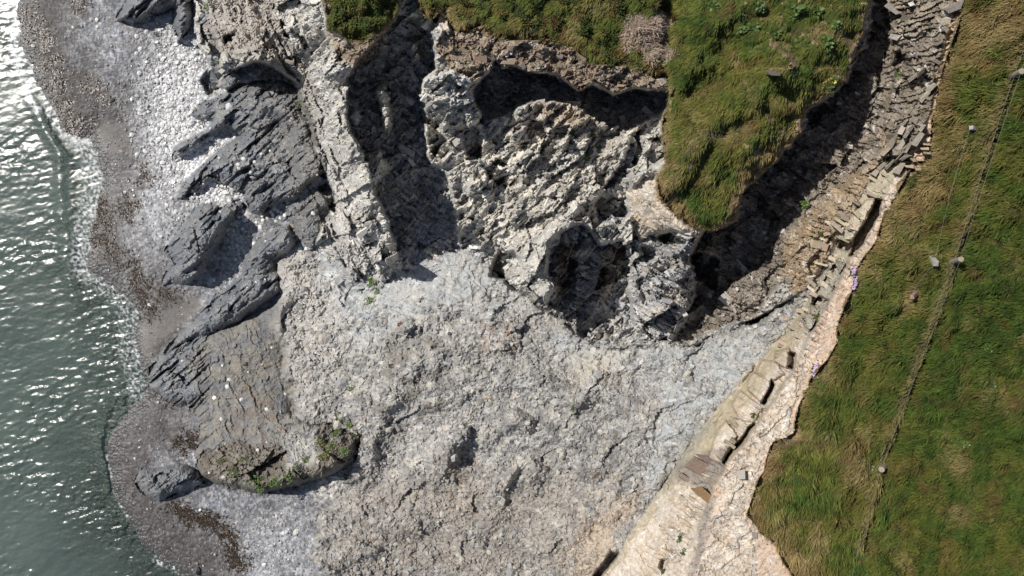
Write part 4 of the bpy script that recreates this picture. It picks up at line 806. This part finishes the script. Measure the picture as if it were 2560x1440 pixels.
def plant(name, u, v, r, n, h, label, cat='plant', cols=LG, size=.10, flower=None, nf=20, group=None, stems=True):
    t_ = bpy.data.objects.new(name, None); C.objects.link(t_); t_.empty_display_size = .2
    o, c = leaves(u, v, r, n, h, cols, size, t_, 'foliage'); t_.location = c
    if flower:
        leaves(u, v, r*.95, nf, h*1.35, [flower], .055, t_, 'blossom')[0]
    if stems:
        q = [stem_pts(r*(ZC-c[2])/F, h) for _ in range(5)]; st_o = tubes([(a, .012) for a in q], 'stem', M_wood_d, t_)
    return tag(t_, label, cat, group)
def stem_pts(r, h):
    a = rng.uniform(0, 6.28); e = np.array([math.cos(a)*r*.6, math.sin(a)*r*.6, h*.8]); return [np.zeros(3)-np.array([0, 0, .1]), e*.5+np.array([0, 0, h*.2]), e]
def tubes(paths, name, mat, parent=None, sides=5):
    V_, F_ = [], []
    for pts, rad in paths:
        b0 = len(V_); pts = [np.array(p, float) for p in pts]
        for i, p in enumerate(pts):
            d = pts[min(i+1, len(pts)-1)]-pts[max(i-1, 0)]; d /= np.linalg.norm(d)+1e-9
            x = np.cross(d, (0, 0, 1) if abs(d[2]) < .9 else (1, 0, 0)); x /= np.linalg.norm(x); y = np.cross(d, x)
            rr = rad*(1-.5*i/max(len(pts)-1, 1)) if rad > 0 else -rad
            for k in range(sides): V_.append(p+(x*math.cos(6.2832*k/sides)+y*math.sin(6.2832*k/sides))*rr)
        for i in range(len(pts)-1):
            for k in range(sides):
                a, b = b0+i*sides+k, b0+i*sides+(k+1) % sides; F_.append((a, b, b+sides, a+sides))
    V_ = np.array(V_); o = mesh(name, V_, np.array(F_), mat, smooth=True)
    if parent: o.parent = parent
    return o
M_wood = material('weathered_post_wood', rough=.85, attr=False, color=(.27,.24,.20), noise=16, var=.4, bump=.5, bscale=30)
M_wood_d = material('dark_stem_wood', rough=.85, attr=False, color=(.10,.07,.045), noise=16, var=.3)
M_wood_p = material('bleached_post_wood', rough=.85, attr=False, color=(.36,.345,.31), noise=22, var=.4, bump=.6, bscale=26)
M_wood_r = material('reddish_post_wood', rough=.85, attr=False, color=(.30,.20,.15), noise=16, var=.4, bump=.5, bscale=30)
M_cut = material('sawn_post_end', rough=.8, attr=False, color=(.30,.245,.175), noise=24, var=.3)
M_wire = material('galvanised_wire', rough=.45, spec=.5, attr=False, color=(.20,.22,.21), noise=8, var=.15)
M_twig = material('dry_twig', rough=.9, attr=False, color=(.52,.41,.325), noise=5, var=.35)
M_twig2 = material('grey_twig', rough=.9, attr=False, color=(.20,.155,.11), noise=5, var=.35)
BR = [(1842,40,24,170,'bramble with bright leaves on the headland beside the dark cleft'), (1882,72,20,130,'bramble sprig just below the top-edge brambles of the headland'), (1935,92,17,90,'small leafy bramble right of the middle headland clump'), (1988,28,22,120,'leafy bramble at the top edge of the headland'), (2040,30,16,70,'bramble sprig near the top edge close to the gully'), (1895,20,20,100,'bramble at the top edge above the middle headland clump'),
      (2080,65,20,110,'bramble beside the gully edge near the top'), (2065,108,22,120,'bramble with pale leaves hanging at the gully edge'), (1780,18,18,80,'bramble sprig beside the dark cleft at the top edge'), (1990,110,20,80,'low bramble in the middle of the upper headland'), (1850,75,16,70,'small bramble below the cleft-side bramble')]
for a, b, r, n, lab in BR: plant('bramble', a, b, r, n, .35, lab, 'bramble', cols=[(.075,.125,.028), (.055,.095,.022), (.10,.14,.035)], size=.14)
plant('flowering_bush', 2072, 210, 26, 260, .5, 'dark green bush dotted with yellow flowers on the gully edge', 'bush', DG, .11, (.62,.50,.08), 60)
PL = [(635,1192,30,240,.30,'bright green plants trailing over the lower edge of the tilted slab',LG,None),(722,1190,16,110,.25,'small green tuft on the overhanging end of the planted ridge',LG,None),(650,1212,24,150,.25,'green cushion on the lip of the tilted slab',LG,None),
      (802,1108,20,150,.3,'bush with yellow flowers on the shadowed ridge knuckle',DG,(.65,.47,.05)),(812,1142,20,150,.25,'green and orange flowering cushion at the ridge corner',DG,(.55,.38,.05)),(850,1045,20,130,.25,'green tuft on the upper end of the planted ridge',DG,None),(845,1082,18,110,.22,'green tuft in the middle of the ridge knuckle',LG,None),(888,1090,14,80,.2,'green tuft at the right end of the planted ridge',LG,None),(860,1128,16,90,.2,'leafy tuft above the ridge shadow',LG,None),(556,1155,16,90,.16,'dull green tuft on the lower left of the tilted slab',DG,None),(877,972,10,50,.15,'small green sprig on the talus above the planted ridge',LG,None),
      (585,1180,22,130,.2,'dull green mat left of the trailing plants on the slab edge',DG,None),(690,1205,20,130,.22,'green mat between the trailing plants and the overhang tuft',LG,None),(610,1150,16,80,.15,'mossy patch above the trailing plants',DG,None),(770,1150,18,110,.2,'dark green mat below the white rubble on the ridge',DG,None),(830,1115,18,110,.22,'green mat beside the yellow-flowered bush',LG,None),(875,1062,14,80,.2,'green sprigs at the top right of the ridge knuckle',LG,None),(740,1170,14,80,.18,'mossy patch at the ridge overhang',DG,None),
      (930,705,14,90,.25,'green weed at the foot of the left ridge',LG,None),(925,752,13,80,.2,'lower green weed on the grey dust apron',LG,None),(945,728,10,50,.2,'small weed between the two green weeds on the apron',LG,None),
      (1430,330,10,60,.2,'dark green tuft on the rubble shelf near the white rock',DG,None),(1482,334,12,70,.2,'green tuft on the right of the rubble shelf',DG,None),(1495,366,10,60,.2,'low green tuft near the fold of the shelf',LG,None),(1466,396,9,50,.2,'bright green tuft at the bottom of the shelf',LG,None),(1285,262,11,60,.2,'dull green tuft under the left end of the recess',DG,None),
      (518,20,12,70,.25,'green weed near the top of the left cliff',LG,None),(545,155,10,50,.2,'dark weed above the sea cave hollow',DG,None),(745,265,12,60,.2,'mossy tuft in the corner above the platform',DG,None),
      (2245,190,15,110,.35,'bright green fern in the shadowed head of the gully',LG,None),(2010,512,14,80,.3,'green plant at the sunlit edge of the gully',LG,None),(2035,605,17,100,.3,'leafy weeds on the earth slope',LG,None),(2235,350,9,50,.2,'yellow-flowered sprig among the bedding slabs',LG,(.65,.5,.05)),(2055,585,10,60,.25,'small weed above the leafy weeds on the earth slope',DG,None),
      (2038,794,9,50,.15,'round green cushion on the grey ledge rock',DG,None),(2097,845,8,50,.15,'green tuft on the pink soil strip',DG,None),(1885,1040,13,90,.25,'olive bush growing from the ledge crack',DG,None),(1700,1345,11,60,.2,'green weed on the cream lower ledge',DG,None),(1710,1380,9,50,.2,'dark weed beside the dead twigs on the lower ledge',DG,None),(1660,1430,10,60,.2,'green weed at the bottom edge of the ledge',DG,None),(2136,692,6,30,.12,'tiny green cushion at the edge of the soil strip',DG,None),
      (1000,812,8,40,.15,'reddish weed on the rubble hump below the cove',[(.20,.07,.06)],None),(1435,1025,7,30,.12,'small green sprig in the middle of the rubble',LG,None),
      (2395,1110,26,180,.35,'fresh green dock clump in the lower right grass',LG,None),(2470,960,22,120,.3,'green thistle rosette right of the fence',DG,None),(2500,590,26,120,.3,'leafy weed in the grass far right of the fence posts',LG,None),(2350,1320,24,140,.3,'bright green clump below the lower fence post',LG,None),(2175,1170,10,40,.2,'silvery weed left of the lower fence post',[(.22,.25,.16)],None),(2470,870,24,120,.3,'broad green weed right of the fence line',LG,None)]
for a, b, r, n, h, lab, cols, fl in PL: plant('plant', a, b, r, n, h, lab, 'plant', cols, .09, fl, 40)
# thrift in flower on the lip of the turf
for L, lab in (([(2140,697),(2136,708),(2133,720),(2134,733)], 'large lilac thrift cushion flowering on the lip of the turf'), ([(2130,683),(2133,676)], 'small lilac thrift tuft above the large cushion'), ([(2036,916),(2033,926),(2034,938)], 'lilac thrift cushion farther down the soil strip edge')):
    t_ = bpy.data.objects.new('thrift', None); C.objects.link(t_); tag(t_, lab, 'flowers', 'flowering thrift cushions')
    c0 = on(*L[0]); t_.location = c0; P0, F0_, C0, P1, F1_, C1 = [], [], [], [], [], []
    nb = 0
    for (a, b) in L:
        for q in range(26):
            x, y = a+rng.normal(0, 2.4), b+rng.normal(0, 4); c = on(x, y)-c0+np.array([0, 0, rng.uniform(.12, .22)]); s_ = rng.uniform(.03, .05)
            P1.append(ICO_V*np.array([s_, s_, s_*.7])+c); F1_.append(ICO_F+12*nb); nb += 1
            C1.append(np.repeat(np.array([[.50,.37,.56]])*rng.uniform(.7, 1.2), 12, 0))
    fh = mesh('flower_heads', np.concatenate(P1), np.concatenate(F1_), M_leaf, np.concatenate(C1)); fh.parent = t_; fh['kind'] = 'stuff'
    cu = [leaves(a, b, 7, 60, .14, DG, .07, t_, 'cushion') for a, b in L]
    for (o_, c_) in cu: o_.location = c_-c0
# dead grey-pink bush on the brow, twig heap on the ledge
def dead_bush(name, spots, label, mat, n, L, h, rad=.012):
    t_ = bpy.data.objects.new(name, None); C.objects.link(t_); tag(t_, label, 'bush'); c0 = on(spots[0][0], spots[0][1]); t_.location = c0
    paths = []
    for (a, b, rx, ry) in spots:
        for q in range(int(n*rx*ry/3000)):
            th, rr = rng.uniform(0, 6.28), math.sqrt(rng.random()); x, y = a+rx*rr*math.cos(th), b+ry*rr*math.sin(th)
            p = on(x, y)-c0; k = rng.uniform(0, 6.28); l = L*rng.uniform(.5, 1.3); hh = h*(1-.7*rr*rr)*rng.uniform(.4, 1.1)
            e = p+np.array([math.cos(k)*l, math.sin(k)*l, hh]); paths.append(([p, (p+e)/2+np.array([0, 0, .06])+rng.normal(0, .04, 3), e], rad*rng.uniform(.7, 1.5)))
    tubes(paths, 'twigs', mat, t_, 3)['kind'] = 'stuff'; return t_
dead_bush('dead_bush', [(1622,80,66,46), (1650,135,36,26), (1575,110,16,30)], 'dead grey-pink bush of bare twigs on the brow', M_twig, 3000, .30, .36)
dead_bush('dead_bush', [(1690,1390,20,18)], 'small heap of dead brown twigs on the lower ledge', M_twig2, 800, .16, .12, .008)
dead_bush('dead_bush', [(1735,395,24,38), (1790,330,40,22), (1705,440,22,16)], 'low greyish dead scrub on the slope of the headland', M_twig2, 700, .22, .16, .01)

# ------------------------------------------------------------------ fence
def post(u, v, tu, tv, h, r, mat, label, square=False):
    z = float(surf(u, v)); b = ray(np.float64(u), np.float64(v), z-.25); t_ = ray(np.float64(tu), np.float64(tv), z+h)
    root = bpy.data.objects.new('fence_post', None); C.objects.link(root); root.location = b; tag(root, label, 'post')
    d = t_-b; n = 4 if square else 12; V_, F_ = [], []
    dn = d/np.linalg.norm(d); x = np.cross(dn, (0, 1, 0)); x /= np.linalg.norm(x); y = np.cross(dn, x)
    for i in range(7):
        for k in range(n):
            a = 6.2832*(k+.5)/n; rr = r*(1+.05*math.sin(i*2.1+k*1.7)); V_.append(d*i/6+(x*math.cos(a)+y*math.sin(a))*rr)
    F_ = [(i*n+k, i*n+(k+1) % n, (i+1)*n+(k+1) % n, (i+1)*n+k) for i in range(6) for k in range(n)]
    o = mesh('shaft', np.array(V_), np.array(F_), mat, smooth=not square); o.parent = root
    top = [d+(x*math.cos(6.2832*(k+.5)/n)+y*math.sin(6.2832*(k+.5)/n))*r*f+dn*g for f, g in ((1.0, 0), (.85, .012)) for k in range(n)]+[d+dn*.014]
    Ft = [(k, (k+1) % n, n+(k+1) % n) for k in range(n)]+[(k, n+(k+1) % n, n+k) for k in range(n)]+[(n+k, n+(k+1) % n, 2*n) for k in range(n)]
    e = mesh('sawn_end', np.array(top), np.array(Ft), M_cut if not square else mat); e.parent = root
    return t_
T1 = post(2514, 199, 2555, 178, 1.15, .13, M_wood, 'round fence post at the right edge near the top')
T2 = post(2372, 657, 2403, 648, 1.05, .12, M_wood, 'round fence post with sawn top beside the leaning bleached post')
T3 = post(2322, 637, 2340, 660, .75, .15, M_wood_p, 'leaning bleached fence post left of the round one', True)
T4 = post(2298, 725, 2280, 743, .6, .12, M_wood_r, 'short reddish leaning fence post below the bleached one', True)
T5 = post(2219, 1158, 2204, 1174, .7, .13, M_wood, 'grey fence post lower down the fence line')
T6 = post(2452, 330, 2428, 319, .5, .12, M_wood_p, 'broken white post stub standing in the upper right grass', True)
def wire(pts, label, sag=.06, r=.0045):
    P = []
    for a, b in zip(pts[:-1], pts[1:]):
        for k in range(12):
            f = k/12; P.append(a+(b-a)*f-np.array([0, 0, sag*4*f*(1-f)]))
    P.append(pts[-1]); o = tubes([(P, -r)], 'fence_wire', M_wire, None, 4); return tag(o, label, 'wire', 'fence wires')
def dn(p, h, s=0): return np.array(p)-np.array([s, 0, h])
far = ray(np.float64(2590), np.float64(90), 19.6); low = on(2160, 1350, .45); gone = on(2120, 1480, .5)
for k, (h, nm) in enumerate(((.05, 'top'), (.45, 'lower'))):
    wire([dn(far, h), dn(T1, h), dn(T2, h), dn(T5, h*.8), dn(low, h*.5), dn(gone, h*.5)], nm+' strand of the wire fence running down the clifftop')
wire([dn(T6, .05), dn(T3, .1), dn(T4, .1)], 'slack wire linking the three leaning posts', .2)

# ------------------------------------------------------------------ slabs and blocks
M_slab = material('bedded_slab', rough=.85, spec=.2, noise=9, var=.3, bump=.6, bscale=14)
def slab(P, top, thick, col, name='slab', tilt=(0, 0), layers=1):
    """a flat block with the photo outline P, its top 'top' metres above the ground, thick metres deep"""
    P = np.array(P, float); c = P.mean(0); zc = float(surf(*c)); n = len(P); V_, F_, K_ = [], [], []
    for L in range(layers):
        z1 = zc+top-L*thick/layers; z0 = z1-thick/layers*.94; sh = 1-.0*L+(.05 if L % 2 else 0)
        b = len(V_)
        for f, z in ((.93, z1), (1.0, z1-.03), (1.02, z0)):
            for p in P:
                q = c+(p-c)*f*sh; w_ = ray(np.float64(q[0]), np.float64(q[1]), z)
                w_[2] += tilt[0]*(q[0]-c[0])*.02+tilt[1]*(q[1]-c[1])*.02; V_.append(w_+rng.normal(0, .012, 3))
        F_ += [(b+i*n+k, b+i*n+(k+1) % n, b+(i+1)*n+(k+1) % n) for i in range(2) for k in range(n)]+[(b+i*n+k, b+(i+1)*n+(k+1) % n, b+(i+1)*n+k) for i in range(2) for k in range(n)]
        F_ += [(b, b+k+1, b+k) for k in range(1, n-1)]
        K_ += [np.array(col)*rng.uniform(.8, 1.15)]*(3*n)
    V_ = np.array(V_); o0 = V_.mean(0)
    o = mesh(name, V_-o0, np.array(F_), M_slab, np.array(K_)); o.location = o0; return o
for P, top, th, col, lab, ly in (
    ([(1714,1167),(1737,1142),(1775,1162),(1754,1190)], .85, 1.1, (.22,.165,.13), 'brown layered rock block on the lower ledge', 3),
    ([(1728,1222),(1753,1216),(1789,1247),(1771,1259)], .85, 1.1, (.30,.19,.10), 'orange-brown rock block below the layered one on the ledge', 3),
    ([(1740,1136),(1767,1139),(1797,1160),(1776,1161)], .35, .6, (.20,.15,.14), 'thin dark slab behind the brown layered block', 2),
    ([(1697,1178),(1733,1202),(1729,1210),(1697,1192)], .4, .5, (.27,.22,.18), 'narrow pair of splintered slabs left of the brown block', 2),
    ([(2210,16),(2222,5),(2252,34),(2240,37)], .5, .5, (.33,.30,.27), 'grey tilted slab at the top of the gully', 1),
    ([(2222,95),(2227,84),(2254,89),(2241,102)], .6, .6, (.48,.43,.38), 'pale pointed block casting a shadow in the upper gully', 1),
    ([(2358,22),(2412,-4),(2402,22),(2372,34)], .6, .6, (.22,.20,.18), 'long dark slab at the top edge against the clifftop grass', 2),
    ([(2270,8),(2282,4),(2287,12),(2276,16)], .4, .4, (.62,.60,.57), 'small white block at the top edge of the gully', 1),
    ([(1913,180),(1925,177),(1953,183),(1952,190),(1928,189)], .5, .4, (.12,.10,.09), 'dark stone ledge poking out of the headland turf', 2)):
    tag(slab(P, top, th, col, 'rock_block', layers=ly), lab, 'rock')
for P, top in (([(2241,342),(2296,290),(2300,298),(2222,425),(2216,418)], .5), ([(2262,372),(2308,312),(2312,320),(2240,432),(2234,428)], .65), ([(2228,330),(2262,296),(2266,304),(2212,392),(2206,388)], .4), ([(2180,440),(2212,400),(2216,408),(2180,462)], .4), ([(2300,250),(2335,205),(2338,216),(2305,268)], .5), ([(2275,205),(2312,170),(2314,182),(2282,220)], .4)):
    P = np.array(P, float); a_, b_ = P[0], P[-1] if len(P) == 4 else (P[3]+P[4])/2; mid_a, mid_b = (P[0]+P[-1])/2, (P[1]+P[2])/2
    ends = (P[0], P[1], P[2], P[3]) if len(P) == 4 else (P[0], P[1], P[2], P[3])
    lo0, lo1 = P[-1], P[0]; hi0, hi1 = P[1], P[2]
    if len(P) == 5: lo0, lo1, hi0, hi1 = P[4], P[3], P[1], P[2]
    base_ = P[0] if len(P) == 4 else (P[3]+P[4])/2; tip_ = (P[1]+P[2])/2; ax_ = tip_-base_; ln_ = np.linalg.norm(ax_); ax_ /= ln_; nx_ = np.array([-ax_[1], ax_[0]]); q_ = 0
    while q_ < ln_-8:
        l_ = rng.uniform(16, 38); w_ = rng.uniform(3.5, 8); o_ = rng.normal(0, 3)
        c0 = base_+ax_*q_+nx_*o_; c1 = base_+ax_*min(q_+l_, ln_)+nx_*(o_+rng.normal(0, 2))
        o = slab([c0-nx_*w_*rng.uniform(.6, 1.1), c1-nx_*w_*rng.uniform(.5, 1.0), c1+ax_*rng.uniform(0, 4), c1+nx_*w_*rng.uniform(.5, 1.0), c0+nx_*w_*rng.uniform(.6, 1.1)], top*rng.uniform(.5, 1.1), .9, np.array((.31,.275,.225))*rng.uniform(.7, 1.2), 'slab', layers=2, tilt=(rng.normal(0, .5), rng.normal(0, .5))); o.parent = cliff_o
        q_ += l_+rng.uniform(-3, 5)
k = 0
for q in range(16):      # splintered ends of the beds beside the slabs
    a, b = rng.uniform(2258, 2318), 0; b = 400-(a-2258)*.8+rng.uniform(-14, 50); l = rng.uniform(14, 30)
    o = slab([(a, b), (a+l*.9, b-3+rng.uniform(0, 8)), (a+l, b+4+rng.uniform(0, 6)), (a+3, b+5)], rng.uniform(.25, .6), .6, np.array((.42,.34,.24))*rng.uniform(.6, 1.1), 'slab'); o.parent = cliff_o

BP = np.array(BROW, float); seg = np.linalg.norm(np.diff(BP, axis=0), axis=1); cum = np.r_[0, np.cumsum(seg)]
for q in range(64):      # thin laminated plates of the broken upper ledge
    t_ = rng.uniform(60, cum[-1]-80); i_ = np.searchsorted(cum, t_)-1; f = (t_-cum[i_])/seg[i_]; p = BP[i_]+(BP[i_+1]-BP[i_])*f
    al = (BP[i_+1]-BP[i_])/seg[i_]; ac = np.array([al[1], -al[0]]); ac = ac if ac[0] < 0 else -ac
    p = p+ac*rng.uniform(6, 48); l = rng.uniform(14, 34); w_ = rng.uniform(4, 11); a0 = ac*l; b0 = al*w_
    sk = rng.uniform(-.25, .25)*l*al
    o = slab([p, p+b0, p+b0+a0+sk, p+a0+sk], rng.uniform(.06, .28), .5, np.array((.47,.42,.34))*rng.uniform(.6, 1.15)*np.array([1, rng.uniform(.92, 1.0), rng.uniform(.82, 1.0)]), 'slab', layers=1); o.parent = ledge_o
